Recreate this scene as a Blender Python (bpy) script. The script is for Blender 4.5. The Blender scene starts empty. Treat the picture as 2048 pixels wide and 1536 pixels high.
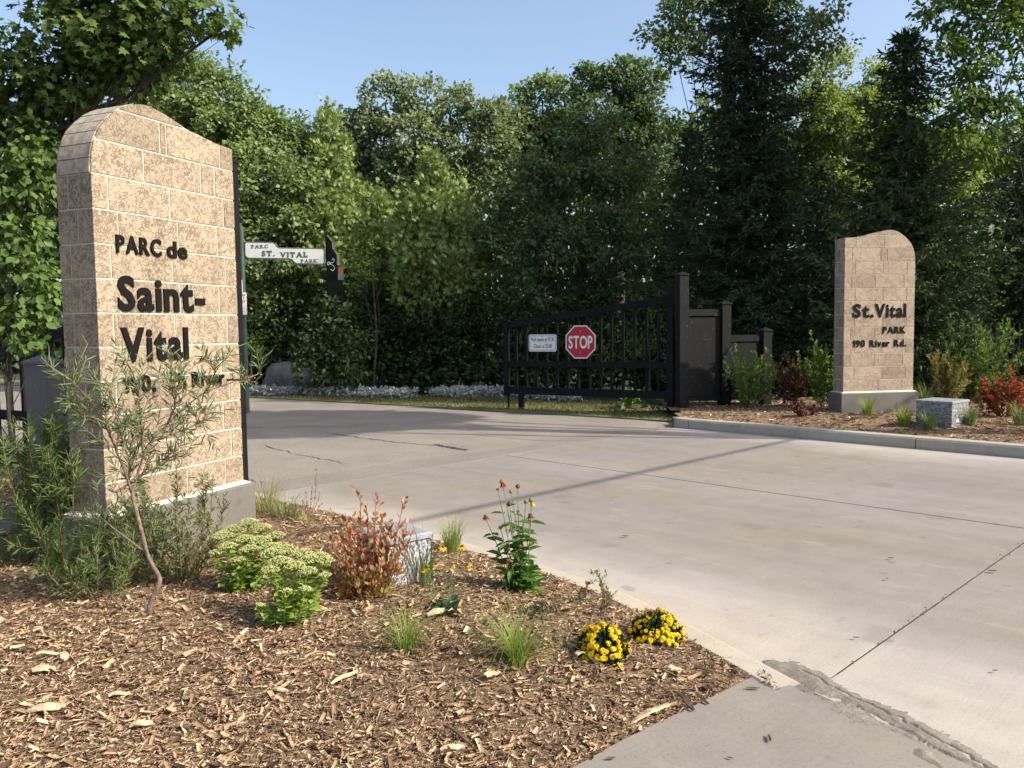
import bpy, math, random
import numpy as np
from mathutils import Vector, Matrix

SC = bpy.context.scene
COL = SC.collection
rng = np.random.default_rng(7)
random.seed(7)

# ------------------------------------------------------------------ camera
F, PITCH, ROLL, CZ = 1650.0, 0.0657, 0.0133, 1.5
fwd = np.array([0, math.cos(PITCH), -math.sin(PITCH)])
r0 = np.array([1.0, 0, 0]); u0 = np.cross(r0, fwd)
cr, sr = math.cos(ROLL), math.sin(ROLL)
c_right = cr * r0 - sr * u0; c_up = sr * r0 + cr * u0
cam_data = bpy.data.cameras.new('camera')
cam = bpy.data.objects.new('camera', cam_data); COL.objects.link(cam)
cam_data.sensor_width = 36.0; cam_data.lens = F / 2048 * 36.0
cam_data.clip_start = 0.05; cam_data.clip_end = 2000
m = Matrix.Identity(4)
for i in range(3):
    m[i][0] = c_right[i]; m[i][1] = c_up[i]; m[i][2] = -fwd[i]
m[2][3] = CZ
cam.matrix_world = m
SC.camera = cam

# ------------------------------------------------------------------ world, sun, exposure
SUN_AZ, SUN_EL = math.radians(-19), math.radians(38)     # azimuth measured from +X
S = np.array([math.cos(SUN_AZ) * math.cos(SUN_EL), math.sin(SUN_AZ) * math.cos(SUN_EL), math.sin(SUN_EL)])
world = bpy.data.worlds.new('World'); SC.world = world; world.use_nodes = True
wn = world.node_tree.nodes; wl = world.node_tree.links
bg = wn['Background']
sky = wn.new('ShaderNodeTexSky'); sky.sky_type = 'NISHITA'; sky.sun_disc = False
sky.sun_elevation = SUN_EL; sky.sun_rotation = math.pi / 2 - SUN_AZ
sky.air_density = 1.0; sky.dust_density = 4.0; sky.ozone_density = 0.6; sky.altitude = 230
wl.new(sky.outputs[0], bg.inputs[0]); bg.inputs[1].default_value = 0.14
sl = bpy.data.lights.new('sun', 'SUN'); sl.energy = 3.6; sl.angle = math.radians(0.53); sl.color = (1.0, 0.93, 0.80)
sun = bpy.data.objects.new('sun', sl); COL.objects.link(sun)
sun.rotation_euler = Vector(tuple(-S)).to_track_quat('-Z', 'Y').to_euler()
sun.location = (30, -8, 30)
SC.view_settings.view_transform = 'Standard'; SC.view_settings.look = 'None'
SC.view_settings.gamma = 1.0; SC.view_settings.exposure = 0.92
SC.render.engine = 'CYCLES'
SC.cycles.use_denoising = True
SC.cycles.max_bounces = 6; SC.cycles.transparent_max_bounces = 8
SC.cycles.sample_clamp_indirect = 6.0
SC.cycles.caustics_reflective = False; SC.cycles.caustics_refractive = False

# ------------------------------------------------------------------ photograph geometry -> places
CAMP = np.array([0, 0, CZ])
def ray(px, py): return fwd + c_right * (px - 1024) / F + c_up * (768 - py) / F
def G(px, py, z=0.0):
    v = ray(px, py); return CAMP + v * ((z - CZ) / v[2])
def D(px, py, d):
    v = ray(px, py); return CAMP + v * (d / v[1])

# ------------------------------------------------------------------ node material helpers
def rgba(c): return (c[0], c[1], c[2], 1.0)
class NT:
    def __init__(s, name):
        s.m = bpy.data.materials.new(name); s.m.use_nodes = True
        s.t = s.m.node_tree; s.n = s.t.nodes; s.b = s.n['Principled BSDF']; s.out = s.n['Material Output']
        s.b.inputs['Roughness'].default_value = 0.8
        s._tc = None
    def new(s, typ, **kw):
        nd = s.n.new(typ)
        for k, v in kw.items():
            if hasattr(nd, k): setattr(nd, k, v)
        return nd
    def link(s, a, b): s.t.links.new(a, b)
    def coord(s, kind='Object'):
        if s._tc is None: s._tc = s.n.new('ShaderNodeTexCoord')
        return s._tc.outputs[kind]
    def mapping(s, src, scale=(1, 1, 1), rot=(0, 0, 0), loc=(0, 0, 0)):
        mp = s.n.new('ShaderNodeMapping'); s.link(src, mp.inputs[0])
        mp.inputs['Scale'].default_value = scale; mp.inputs['Rotation'].default_value = rot; mp.inputs['Location'].default_value = loc
        return mp.outputs[0]
    def noise(s, vec, scale, detail=4, rough=0.55, dist=0.0, out=0):
        nd = s.n.new('ShaderNodeTexNoise'); s.link(vec, nd.inputs['Vector'])
        nd.inputs['Scale'].default_value = scale; nd.inputs['Detail'].default_value = detail
        nd.inputs['Roughness'].default_value = rough; nd.inputs['Distortion'].default_value = dist
        return nd.outputs[out]
    def ramp(s, fac, stops):
        nd = s.n.new('ShaderNodeValToRGB'); s.link(fac, nd.inputs[0])
        e = nd.color_ramp.elements
        while len(e) < len(stops): e.new(0.5)
        for el, (p, c) in zip(e, stops):
            el.position = p; el.color = rgba(c) if not isinstance(c, (int, float)) else (c, c, c, 1)
        return nd.outputs[0]
    def mix(s, fac, a, b, mode='MIX'):
        nd = s.n.new('ShaderNodeMix'); nd.data_type = 'RGBA'; nd.blend_type = mode
        if isinstance(fac, (int, float)): nd.inputs[0].default_value = fac
        else: s.link(fac, nd.inputs[0])
        for sock, v in ((nd.inputs[6], a), (nd.inputs[7], b)):
            if isinstance(v, tuple): sock.default_value = rgba(v)
            else: s.link(v, sock)
        return nd.outputs[2]
    def math(s, op, a, b=0.0):
        nd = s.n.new('ShaderNodeMath'); nd.operation = op
        for sock, v in ((nd.inputs[0], a), (nd.inputs[1], b)):
            if isinstance(v, (int, float)): sock.default_value = v
            else: s.link(v, sock)
        return nd.outputs[0]
    def bump(s, h, strength=0.3, dist=0.01):
        nd = s.n.new('ShaderNodeBump'); s.link(h, nd.inputs['Height'])
        nd.inputs['Strength'].default_value = strength; nd.inputs['Distance'].default_value = dist
        s.link(nd.outputs[0], s.b.inputs['Normal'])
    def base(s, col):
        if isinstance(col, tuple): s.b.inputs['Base Color'].default_value = rgba(col)
        else: s.link(col, s.b.inputs['Base Color'])
    def rough(s, v): s.b.inputs['Roughness'].default_value = v

def plain(name, c, rough=0.6, metal=0.0, var=0.12, scale=6.0, spec=0.5):
    t = NT(name); n = t.noise(t.coord(), scale, 5)
    lo = tuple(x * (1 - var * 1.6) for x in c); hi = tuple(min(1, x * (1 + var * 1.4)) for x in c)
    t.base(t.ramp(n, [(0.3, lo), (0.7, hi)])); t.rough(rough); t.b.inputs['Metallic'].default_value = metal
    t.b.inputs['Specular IOR Level'].default_value = spec
    return t.m

def leaf_mat(name, cols, trans=0.3, rough=0.55, spec=0.2, patch=0.5):
    """foliage: colour differs from leaf to leaf and slowly through the plant"""
    t = NT(name)
    geo = t.n.new('ShaderNodeNewGeometry')
    k = len(cols)
    c = t.ramp(geo.outputs['Random Per Island'], [(i / max(1, k - 1), cc) for i, cc in enumerate(cols)])
    n = t.noise(t.coord(), patch, 3)
    v = t.ramp(n, [(0.3, 0.78), (0.7, 1.2)])
    c = t.mix(1.0, c, v, 'MULTIPLY')
    t.base(c); t.rough(rough); t.b.inputs['Specular IOR Level'].default_value = spec
    tr = t.n.new('ShaderNodeBsdfTranslucent')
    t.link(t.mix(1.0, c, (1.25, 1.3, 0.6), 'MULTIPLY'), tr.inputs[0])
    ms = t.n.new('ShaderNodeMixShader'); ms.inputs[0].default_value = trans
    t.link(t.b.outputs[0], ms.inputs[1]); t.link(tr.outputs[0], ms.inputs[2])
    t.link(ms.outputs[0], t.out.inputs[0])
    return t.m

# ------------------------------------------------------------------ object helpers
def tag(o, label=None, cat=None, group=None, kind=None):
    if label: o['label'] = label
    if cat: o['category'] = cat
    if group: o['group'] = group
    if kind: o['kind'] = kind
    return o
def link(name, me, parent=None):
    o = bpy.data.objects.new(name, me); COL.objects.link(o)
    if parent is not None: o.parent = parent
    return o
def empty(name, loc=(0, 0, 0), rz=0.0, label=None, cat=None, group=None):
    o = bpy.data.objects.new(name, None); COL.objects.link(o)
    o.location = tuple(loc); o.rotation_euler = (0, 0, rz)
    o.empty_display_size = 0.1
    return tag(o, label, cat, group)
def np_mesh(name, V, Fc, mat):
    """V (n,3), Fc (m,s) equal-sized faces"""
    me = bpy.data.meshes.new(name)
    V = np.asarray(V, dtype=np.float32); Fc = np.asarray(Fc, dtype=np.int32)
    me.vertices.add(len(V)); me.vertices.foreach_set('co', V.ravel())
    mm, s = Fc.shape
    me.loops.add(mm * s); me.loops.foreach_set('vertex_index', Fc.ravel())
    me.polygons.add(mm); me.polygons.foreach_set('loop_start', np.arange(0, mm * s, s, dtype=np.int32))
    me.update(calc_edges=True)
    me.materials.append(mat)
    return me
class MB:
    """collects shapes, builds one mesh object"""
    def __init__(s): s.v = []; s.f = []
    def add(s, vs, fs):
        b = len(s.v); s.v += [tuple(map(float, p)) for p in vs]; s.f += [tuple(i + b for i in f) for f in fs]
    def box(s, x0, x1, y0, y1, z0, z1):
        s.add([(x0, y0, z0), (x1, y0, z0), (x1, y1, z0), (x0, y1, z0), (x0, y0, z1), (x1, y0, z1), (x1, y1, z1), (x0, y1, z1)],
              [(3, 2, 1, 0), (4, 5, 6, 7), (0, 1, 5, 4), (1, 2, 6, 5), (2, 3, 7, 6), (3, 0, 4, 7)])
    def bar(s, p, q, w, h):
        """rectangular bar from p to q, w across, h in height"""
        p = np.array(p, float); q = np.array(q, float); d = q - p; d /= np.linalg.norm(d)
        up = np.array([0, 0, 1.0]) if abs(d[2]) < 0.95 else np.array([0, 1.0, 0])
        sx = np.cross(d, up); sx /= np.linalg.norm(sx); uz = np.cross(sx, d)
        vs = []
        for e in (p, q):
            for a, b in ((-1, -1), (1, -1), (1, 1), (-1, 1)): vs.append(e + sx * a * w / 2 + uz * b * h / 2)
        s.add(vs, [(3, 2, 1, 0), (4, 5, 6, 7), (0, 1, 5, 4), (1, 2, 6, 5), (2, 3, 7, 6), (3, 0, 4, 7)])
    def tube(s, pts, rad, n=6, cap=True):
        pts = [np.array(p, float) for p in pts]; k = len(pts)
        if not hasattr(rad, '__len__'): rad = [rad] * k
        vs = []
        ref = np.array([0.31, 0.17, 0.93])
        for i, p in enumerate(pts):
            d = pts[min(i + 1, k - 1)] - pts[max(i - 1, 0)]; d /= (np.linalg.norm(d) + 1e-9)
            if abs(d @ ref) > 0.97: a = np.cross(d, [1, 0, 0])
            else: a = np.cross(d, ref)
            a /= np.linalg.norm(a); b = np.cross(d, a)
            for j in range(n):
                t = 2 * math.pi * j / n; vs.append(p + (a * math.cos(t) + b * math.sin(t)) * rad[i])
        fs = []
        for i in range(k - 1):
            for j in range(n):
                fs.append((i * n + j, i * n + (j + 1) % n, (i + 1) * n + (j + 1) % n, (i + 1) * n + j))
        if cap: fs.append(tuple(range(n))[::-1]); fs.append(tuple((k - 1) * n + j for j in range(n)))
        s.add(vs, fs)
    def prism(s, poly, y0, y1):
        """polygon in (x,z) extruded in y"""
        n = len(poly)
        s.add([(x, y0, z) for x, z in poly] + [(x, y1, z) for x, z in poly],
              [tuple(range(n))] + [tuple(range(n, 2 * n))[::-1]] + [(i, i + n, (i + 1) % n + n, (i + 1) % n) for i in range(n)])
    def slab(s, poly, z0, z1):
        """polygon in (x,y), counter-clockwise, from z0 to z1"""
        n = len(poly)
        s.add([(p[0], p[1], z0) for p in poly] + [(p[0], p[1], z1) for p in poly],
              [tuple(range(n))[::-1], tuple(range(n, 2 * n))] + [(i, (i + 1) % n, (i + 1) % n + n, i + n) for i in range(n)])
    def mesh(s, name, mat, smooth=False):
        me = bpy.data.meshes.new(name); me.from_pydata(s.v, [], s.f); me.materials.append(mat)
        if smooth:
            me.polygons.foreach_set('use_smooth', [True] * len(me.polygons))
        me.update(); return me
    def build(s, name, mat, parent=None, smooth=False): return link(name, s.mesh(name, mat, smooth), parent)
def catmull(pts, n=6):
    pts = [np.array(p, float) for p in pts]; out = []
    for i in range(len(pts) - 1):
        p0 = pts[max(i - 1, 0)]; p1 = pts[i]; p2 = pts[i + 1]; p3 = pts[min(i + 2, len(pts) - 1)]
        for k in range(n):
            t = k / n
            out.append(0.5 * (2 * p1 + (p2 - p0) * t + (2 * p0 - 5 * p1 + 4 * p2 - p3) * t * t + (3 * p1 - p0 - 3 * p2 + p3) * t ** 3))
    out.append(pts[-1]); return out

# ---- leaf templates: (verts, faces) with x across, y along, z out of the blade
T_DIAMOND = (np.array([(0, 0, 0), (.5, .45, .10), (0, 1, -.04), (-.5, .45, .10)]), np.array([(0, 1, 2), (0, 2, 3)]))
T_OVAL = (np.array([(0, 0, 0), (.36, .22, .06), (.46, .58, .09), (0, 1, -.08), (-.46, .58, .09), (-.36, .22, .06)]), np.array([(0, 1, 2, 3), (0, 3, 4, 5)]))
T_LANCE = (np.array([(0, 0, 0), (.5, .3, .03), (.4, .68, -.02), (0, 1, -.14), (-.4, .68, -.02), (-.5, .3, .03)]), np.array([(0, 1, 2, 3), (0, 3, 4, 5)]))
_mp = [(0, .28), (0, 0), (.2, -.08), (.58, .14), (.33, .30), (.54, .66), (.19, .58), (0, 1), (-.19, .58), (-.54, .66), (-.33, .30), (-.58, .14), (-.2, -.08)]
T_MAPLE = (np.array([(x, y, 0.10 * abs(x) - 0.12 * y * y) for x, y in _mp]), np.array([(0, i, i % 12 + 1) for i in range(1, 13)]))
T_SPRUCE = (np.array([(0, 0, 0), (.5, .4, 0), (0, 1, 0), (-.5, .4, 0), (0, .4, .10), (0, .4, -.10)]), np.array([(0, 1, 2), (0, 2, 3), (0, 4, 2), (0, 2, 5)]))
def _fan():
    v = []; f = []
    for a, l in ((-.75, .7), (-.3, .92), (.12, 1.0), (.55, .8)):
        b = len(v); dx, dy = math.sin(a), math.cos(a)
        v += [(0, 0, 0), (dx * l * .5 + dy * .09, dy * l * .5 - dx * .09, .04), (dx * l, dy * l, 0), (dx * l * .5 - dy * .09, dy * l * .5 + dx * .09, .04)]
        f += [(b, b + 1, b + 2), (b, b + 2, b + 3)]
    return np.array(v), np.array(f)
T_FAN = _fan()

def unit(a): return a / (np.linalg.norm(a, axis=-1, keepdims=True) + 1e-9)
def scatter(T, pos, ydir, nrm, L, W):
    """place a leaf template at every pos; returns verts, faces"""
    tv, tf = T
    y = unit(np.asarray(ydir, float)); x = np.cross(y, nrm); x = unit(x); z = np.cross(x, y)
    L = np.broadcast_to(L, (len(pos),)); W = np.broadcast_to(W, (len(pos),))
    V = (pos[:, None, :] + x[:, None, :] * (tv[None, :, 0:1] * W[:, None, None]) + y[:, None, :] * (tv[None, :, 1:2] * L[:, None, None])
         + z[:, None, :] * (tv[None, :, 2:3] * L[:, None, None]))
    Fc = tf[None, :, :] + (np.arange(len(pos)) * len(tv))[:, None, None]
    return V.reshape(-1, 3), Fc.reshape(-1, tf.shape[1])
def rdir(n):
    return unit(rng.normal(size=(n, 3)))
def blades(n, origin, spread, L, W, lean, droop, segs=4, jitter=1.0, dirbias=None):
    """grass blades: curved ribbons in local space. returns V,F"""
    az = rng.uniform(0, 2 * math.pi, n)
    rr = spread * np.sqrt(rng.uniform(0, 1, n))
    base = np.stack([rr * np.cos(az), rr * np.sin(az), np.zeros(n)], 1) + np.array(origin)
    az2 = az + rng.normal(0, 0.5, n) * jitter
    ln = rng.uniform(lean[0], lean[1], n); LL = rng.uniform(L[0], L[1], n)
    h = np.stack([np.cos(az2), np.sin(az2), np.zeros(n)], 1)
    if dirbias is not None: h = unit(h + np.array(dirbias))
    side = np.stack([-h[:, 1], h[:, 0], np.zeros(n)], 1)
    dr = rng.uniform(droop[0], droop[1], n)
    V = np.zeros((n, (segs + 1) * 2, 3))
    for i in range(segs + 1):
        t = i / segs
        a = ln * t + dr * t * t
        r = LL * t * np.sin(a) * (1.0); z = LL * t * np.cos(a * 0.75) * (1 - 0.25 * dr * t * t)
        c = base + h * r[:, None] + np.array([0, 0, 1.0]) * z[:, None]
        w = W * (1 - t ** 1.6) * (0.6 + 0.4 * min(1, t * 4)) + W * 0.06
        V[:, 2 * i] = c - side * w / 2; V[:, 2 * i + 1] = c + side * w / 2
    k = (segs + 1) * 2
    f = np.array([(2 * i, 2 * i + 1, 2 * i + 3, 2 * i + 2) for i in range(segs)])
    Fc = f[None] + (np.arange(n) * k)[:, None, None]
    return V.reshape(-1, 3), Fc.reshape(-1, 4)
def join_np(parts):
    Vs = []; Fs = []; b = 0
    for V, Fc in parts: Vs.append(V); Fs.append(Fc + b); b += len(V)
    return np.concatenate(Vs), np.concatenate(Fs)

# ================================================================== materials
def m_concrete(name, light, dark, tyre=True, bump=0.25):
    t = NT(name)
    rot = math.atan2(0.705, 0.709)
    v = t.mapping(t.coord(), rot=(0, 0, -rot))          # x -> along street (b), y -> into the park (a)
    big = t.noise(v, 0.55, 4, 0.6)
    mid = t.noise(v, 4.0, 6, 0.65)
    fine = t.noise(v, 90.0, 3, 0.7)
    strk = t.noise(t.mapping(v, scale=(3.5, 0.3, 1)), 1.0, 4, 0.5)
    strk2 = t.noise(t.mapping(v, scale=(1.2, 70.0, 1)), 1.0, 3, 0.6)
    c = t.mix(t.ramp(big, [(0.2, 0.15), (0.8, 0.85)]), dark, light)
    c = t.mix(1.0, c, t.ramp(mid, [(0.25, 0.88), (0.5, 1.0), (0.75, 1.07)]), 'MULTIPLY')
    if tyre:
        sep = t.n.new('ShaderNodeSeparateXYZ'); t.link(v, sep.inputs[0])
        wob = t.math('ADD', sep.outputs[0], t.math('MULTIPLY', t.noise(v, 0.7, 2), 0.9))
        # b runs from about 3.3 at the left kerb to 9.9 at the right one in this rotated frame
        wear = t.ramp(t.math('DIVIDE', wob, 12.0), [(0.28, 1.6), (0.35, 1.55), (0.40, 1.05), (0.52, 0.92), (0.62, 1.02), (0.72, 0.93), (0.82, 1.0), (0.885, 1.5)])
        c = t.mix(1.0, c, wear, 'MULTIPLY')
        c = t.mix(0.5, c, t.mix(1.0, c, t.ramp(strk, [(0.3, 0.84), (0.7, 1.1)]), 'MULTIPLY'))
    c = t.mix(0.25, c, t.mix(1.0, c, t.ramp(strk2, [(0.3, 0.85), (0.7, 1.1)]), 'MULTIPLY'))
    c = t.mix(1.0, c, t.ramp(fine, [(0.28, 0.74), (0.45, 1.0), (0.7, 1.06)]), 'MULTIPLY')
    gr = t.noise(v, 330.0, 2, 0.6)
    c = t.mix(1.0, c, t.ramp(gr, [(0.27, 0.62), (0.36, 1.0), (0.64, 1.0), (0.73, 1.22)]), 'MULTIPLY')
    hv = t.noise(t.mapping(v, scale=(1.0, 0.45, 1)), 1.3, 3, 0.5)
    c = t.mix(1.0, c, t.ramp(hv, [(0.35, (1.03, 1.0, 0.94)), (0.5, (1.0, 1.0, 1.0)), (0.65, (1.0, 0.985, 1.05))]), 'MULTIPLY')
    drip = t.noise(v, 6.5, 1, 0.4)
    c = t.mix(t.ramp(drip, [(0.70, 0.0), (0.76, 0.35)]), c, tuple(x * 0.55 for x in dark))
    pale = t.noise(t.mapping(v, scale=(3.0, 0.8, 1)), 2.6, 5, 0.7)
    c = t.mix(t.ramp(pale, [(0.58, 0.0), (0.72, 0.30)]), c, tuple(min(1, x * 1.6) for x in light))
    spots = t.noise(v, 2.1, 2, 0.5)
    c = t.mix(t.ramp(spots, [(0.66, 0.0), (0.74, 0.3)]), c, tuple(x * 0.62 for x in dark))
    t.base(c); t.rough(0.82); t.b.inputs['Specular IOR Level'].default_value = 0.3
    t.bump(t.math('ADD', t.math('MULTIPLY', fine, 0.6), t.math('MULTIPLY', strk2, 0.5)), bump, 0.004)
    return t.m
M_CONC = m_concrete('concrete_apron', (0.256, 0.231, 0.204), (0.188, 0.170, 0.151))
M_WALK = m_concrete('concrete_sidewalk', (0.245, 0.219, 0.19), (0.182, 0.163, 0.142), tyre=False)
M_KERB = m_concrete('concrete_kerb', (0.41, 0.365, 0.30), (0.31, 0.275, 0.225), tyre=False, bump=0.4)
M_KERB2 = m_concrete('concrete_kerb_grey', (0.39, 0.355, 0.30), (0.29, 0.262, 0.222), tyre=False, bump=0.4)

def m_asphalt(name, lo, hi):
    t = NT(name); v = t.coord()
    f = t.noise(v, 130.0, 4, 0.75); g = t.noise(v, 1.1, 5, 0.6); h = t.noise(v, 30, 3, 0.6)
    c = t.mix(t.ramp(g, [(0.3, 0.0), (0.7, 1.0)]), lo, hi)
    c = t.mix(1.0, c, t.ramp(f, [(0.25, 0.45), (0.5, 1.0), (0.75, 1.5)]), 'MULTIPLY')
    c = t.mix(1.0, c, t.ramp(h, [(0.3, 0.85), (0.7, 1.12)]), 'MULTIPLY')
    t.base(c); t.rough(0.85); t.bump(t.math('ADD', f, h), 0.5, 0.006); return t.m
M_ASPH = m_asphalt('worn_asphalt', (0.185, 0.162, 0.138), (0.25, 0.22, 0.186))
M_ASPH2 = m_asphalt('asphalt_seam', (0.165, 0.146, 0.126), (0.215, 0.19, 0.164))
M_ASPHD = m_asphalt('crumbling_asphalt', (0.13, 0.113, 0.093), (0.205, 0.178, 0.147))
M_CRACK = plain('crack_dirt', (0.035, 0.03, 0.026), 0.95, var=0.4, scale=40)

def m_soil():
    t = NT('forest_floor'); v = t.coord()
    n = t.noise(v, 1.2, 6, 0.65); k = t.noise(v, 30, 4, 0.7)
    c = t.ramp(n, [(0.3, (0.028, 0.022, 0.014)), (0.5, (0.045, 0.04, 0.02)), (0.7, (0.05, 0.055, 0.022))])
    c = t.mix(1.0, c, t.ramp(k, [(0.3, 0.5), (0.7, 1.5)]), 'MULTIPLY')
    t.base(c); t.rough(0.95); t.bump(k, 0.8, 0.03); return t.m
M_SOIL = m_soil()
def m_mulch_base():
    t = NT('mulch_ground'); v = t.coord()
    n = t.noise(v, 45, 5, 0.75, 1.5); k = t.noise(v, 1.5, 3)
    c = t.ramp(n, [(0.3, (0.055, 0.032, 0.020)), (0.45, (0.182, 0.113, 0.066)), (0.6, (0.310, 0.207, 0.122)), (0.75, (0.456, 0.333, 0.209))])
    c = t.mix(1.0, c, t.ramp(k, [(0.3, 0.75), (0.7, 1.1)]), 'MULTIPLY')
    t.base(c); t.rough(0.9); t.bump(n, 1.0, 0.02); return t.m
M_MULCH = m_mulch_base()
def m_chips():
    t = NT('wood_chips'); geo = t.n.new('ShaderNodeNewGeometry')
    c = t.ramp(geo.outputs['Random Per Island'], [(0.0, (0.091, 0.054, 0.033)), (0.10, (0.192, 0.117, 0.071)), (0.34, (0.310, 0.203, 0.122)), (0.58, (0.383, 0.266, 0.163)), (0.86, (0.447, 0.324, 0.201)), (0.97, (0.529, 0.406, 0.260)), (1.0, (0.657, 0.549, 0.378))])
    g = t.noise(t.coord(), 120, 3, 0.6)
    c = t.mix(1.0, c, t.ramp(g, [(0.3, 0.72), (0.7, 1.22)]), 'MULTIPLY')
    t.base(c); t.rough(0.85); t.b.inputs['Specular IOR Level'].default_value = 0.25; return t.m
M_CHIP = m_chips()
M_PALEWOOD = plain('split_pale_wood', (0.47, 0.36, 0.225), 0.8, var=0.3, scale=60)
M_DARKWOOD = plain('dark_bark_piece', (0.07, 0.04, 0.025), 0.9, var=0.4, scale=50)

def m_tyndall(name, cream, brown, tint=0.0):
    """mottled limestone: brown worm-like burrows in cream stone, different on every block"""
    t = NT(name)
    oi = t.n.new('ShaderNodeObjectInfo')
    vm = t.n.new('ShaderNodeVectorMath'); vm.operation = 'ADD'
    cm = t.n.new('ShaderNodeCombineXYZ')
    for i, k in enumerate((37.0, 91.0, 53.0)): t.link(t.math('MULTIPLY', oi.outputs['Random'], k), cm.inputs[i])
    t.link(t.coord(), vm.inputs[0]); t.link(cm.outputs[0], vm.inputs[1])
    v = vm.outputs[0]
    warp = t.noise(v, 14.0, 3, 0.6, 0.0, 1)
    vw = t.n.new('ShaderNodeVectorMath'); vw.operation = 'MULTIPLY_ADD'
    t.link(warp, vw.inputs[0]); vw.inputs[1].default_value = (0.07, 0.07, 0.07); t.link(v, vw.inputs[2])
    n1 = t.noise(vw.outputs[0], 38.0, 2.0, 0.5, 0.9)
    worm = t.math('ABSOLUTE', t.math('SUBTRACT', n1, 0.5))
    width = t.noise(v, 13.0, 2)
    fac = t.math('SUBTRACT', worm, t.math('MULTIPLY', t.math('SUBTRACT', width, 0.33), 0.19))
    vein = t.ramp(fac, [(0.0, 1.0), (0.014, 0.85), (0.035, 0.0)])
    n2 = t.noise(vw.outputs[0], 64.0, 3, 0.6, 0.6)
    spot = t.ramp(n2, [(0.60, 0.0), (0.66, 0.55)])
    blockv = t.ramp(oi.outputs['Random'], [(0.0, (0.80, 0.76, 0.74)), (0.35, (1.0, 0.97, 0.94)), (0.7, (1.06, 1.05, 1.02)), (1.0, (0.92, 0.87, 0.83))])
    cl = t.noise(v, 4.0, 4)
    c0 = t.mix(t.ramp(cl, [(0.3, 0.0), (0.7, 1.0)]), tuple(x * 0.86 for x in cream), cream)
    bb = t.mix(t.ramp(cl, [(0.35, 0.0), (0.65, 1.0)]), tuple(x * 0.8 for x in brown), tuple(x * 1.15 for x in brown))
    c = t.mix(t.math('MAXIMUM', vein, t.math('MULTIPLY', spot, 0.8)), c0, bb)
    c = t.mix(1.0, c, blockv, 'MULTIPLY')
    t.base(c); t.rough(0.7); t.b.inputs['Specular IOR Level'].default_value = 0.3
    t.bump(t.noise(v, 160, 3, 0.6), 0.15, 0.003)
    return t.m
M_STONE_L = m_tyndall('mottled_limestone', (0.335, 0.288, 0.218), (0.175, 0.136, 0.098))
M_STONE_R = m_tyndall('mottled_limestone_buff', (0.40, 0.335, 0.26), (0.225, 0.172, 0.128))
M_MORTAR = plain('cream_mortar', (0.52, 0.475, 0.40), 0.9, var=0.08, scale=60)
M_COPING = plain('grey_stone_coping', (0.33, 0.28, 0.22), 0.8, var=0.25, scale=25)
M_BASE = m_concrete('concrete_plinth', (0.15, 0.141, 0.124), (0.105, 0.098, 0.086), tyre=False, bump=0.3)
M_LETTER = plain('black_letter_metal', (0.006, 0.005, 0.005), 0.7, var=0.1, spec=0.12)
M_BLACK = plain('black_painted_steel', (0.006, 0.0062, 0.007), 0.6, var=0.3, scale=8, spec=0.15)
def m_post(name, lo, hi):
    t = NT(name); v = t.coord()
    n = t.noise(v, 5, 4); sp = t.noise(v, 70, 1, 0.3)
    c = t.ramp(n, [(0.3, lo), (0.7, hi)])
    c = t.mix(t.ramp(sp, [(0.75, 0.0), (0.78, 0.7)]), c, (0.4, 0.4, 0.4))
    t.base(c); t.rough(0.65); t.b.inputs['Specular IOR Level'].default_value = 0.2; t.bump(t.noise(v, 60, 3), 0.08, 0.004); return t.m
M_POST = m_post('black_textured_steel', (0.0045, 0.0048, 0.0055), (0.0075, 0.0078, 0.0086))
M_POSTL = m_post('sunlit_toned_steel', (0.12, 0.12, 0.122), (0.155, 0.155, 0.158))  # lighter copy of the black post steel, sunlight put into the colour
M_GREENPOST = plain('dark_green_painted_post', (0.045, 0.075, 0.06), 0.5, var=0.2)
M_WHITE = plain('white_sign_face', (0.74, 0.75, 0.73), 0.45, var=0.03)
M_SIGNWHITE = plain('weathered_white_sign_face', (0.68, 0.66, 0.63), 0.5, var=0.05)
M_SIGNGREEN = plain('green_sign_paint', (0.045, 0.115, 0.085), 0.5, var=0.1)
M_SIGNTRIM = plain('grey_green_sign_trim', (0.095, 0.14, 0.115), 0.55, var=0.15)
M_RED = plain('red_sign_face', (0.42, 0.012, 0.025), 0.4, var=0.06)
M_PINKRED = plain('faded_red_print', (0.55, 0.10, 0.12), 0.6, var=0.05)
M_PRINT = plain('black_print', (0.03, 0.03, 0.032), 0.6, var=0.1)
M_GREYPRINT = plain('grey_print', (0.42, 0.42, 0.45), 0.6, var=0.05)
M_GALV = plain('galvanised_metal', (0.42, 0.43, 0.44), 0.45, 0.6, var=0.2)
def m_speckle(name, lo, hi, sc=(60, 60, 16), cut=(0.44, 0.56)):
    t = NT(name); v = t.mapping(t.coord(), scale=sc)
    n = t.noise(v, 1.0, 3, 0.6, 0.8)
    t.base(t.ramp(n, [(cut[0], lo), (cut[1], hi)])); t.rough(0.5); t.bump(n, 0.4, 0.003); return t.m
M_SPECK = m_speckle('speckled_cast_metal', (0.05, 0.055, 0.06), (0.44, 0.46, 0.48), sc=(130, 130, 42))
M_SPECKD = m_speckle('dark_cast_metal', (0.012, 0.018, 0.024), (0.05, 0.07, 0.085))
M_GRANITE = m_speckle('grey_streaked_cast_metal', (0.10, 0.105, 0.11), (0.30, 0.30, 0.30), sc=(22, 22, 45))
M_LID = plain('pale_grey_metal_lid', (0.25, 0.26, 0.28), 0.5, var=0.2, scale=25)

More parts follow.
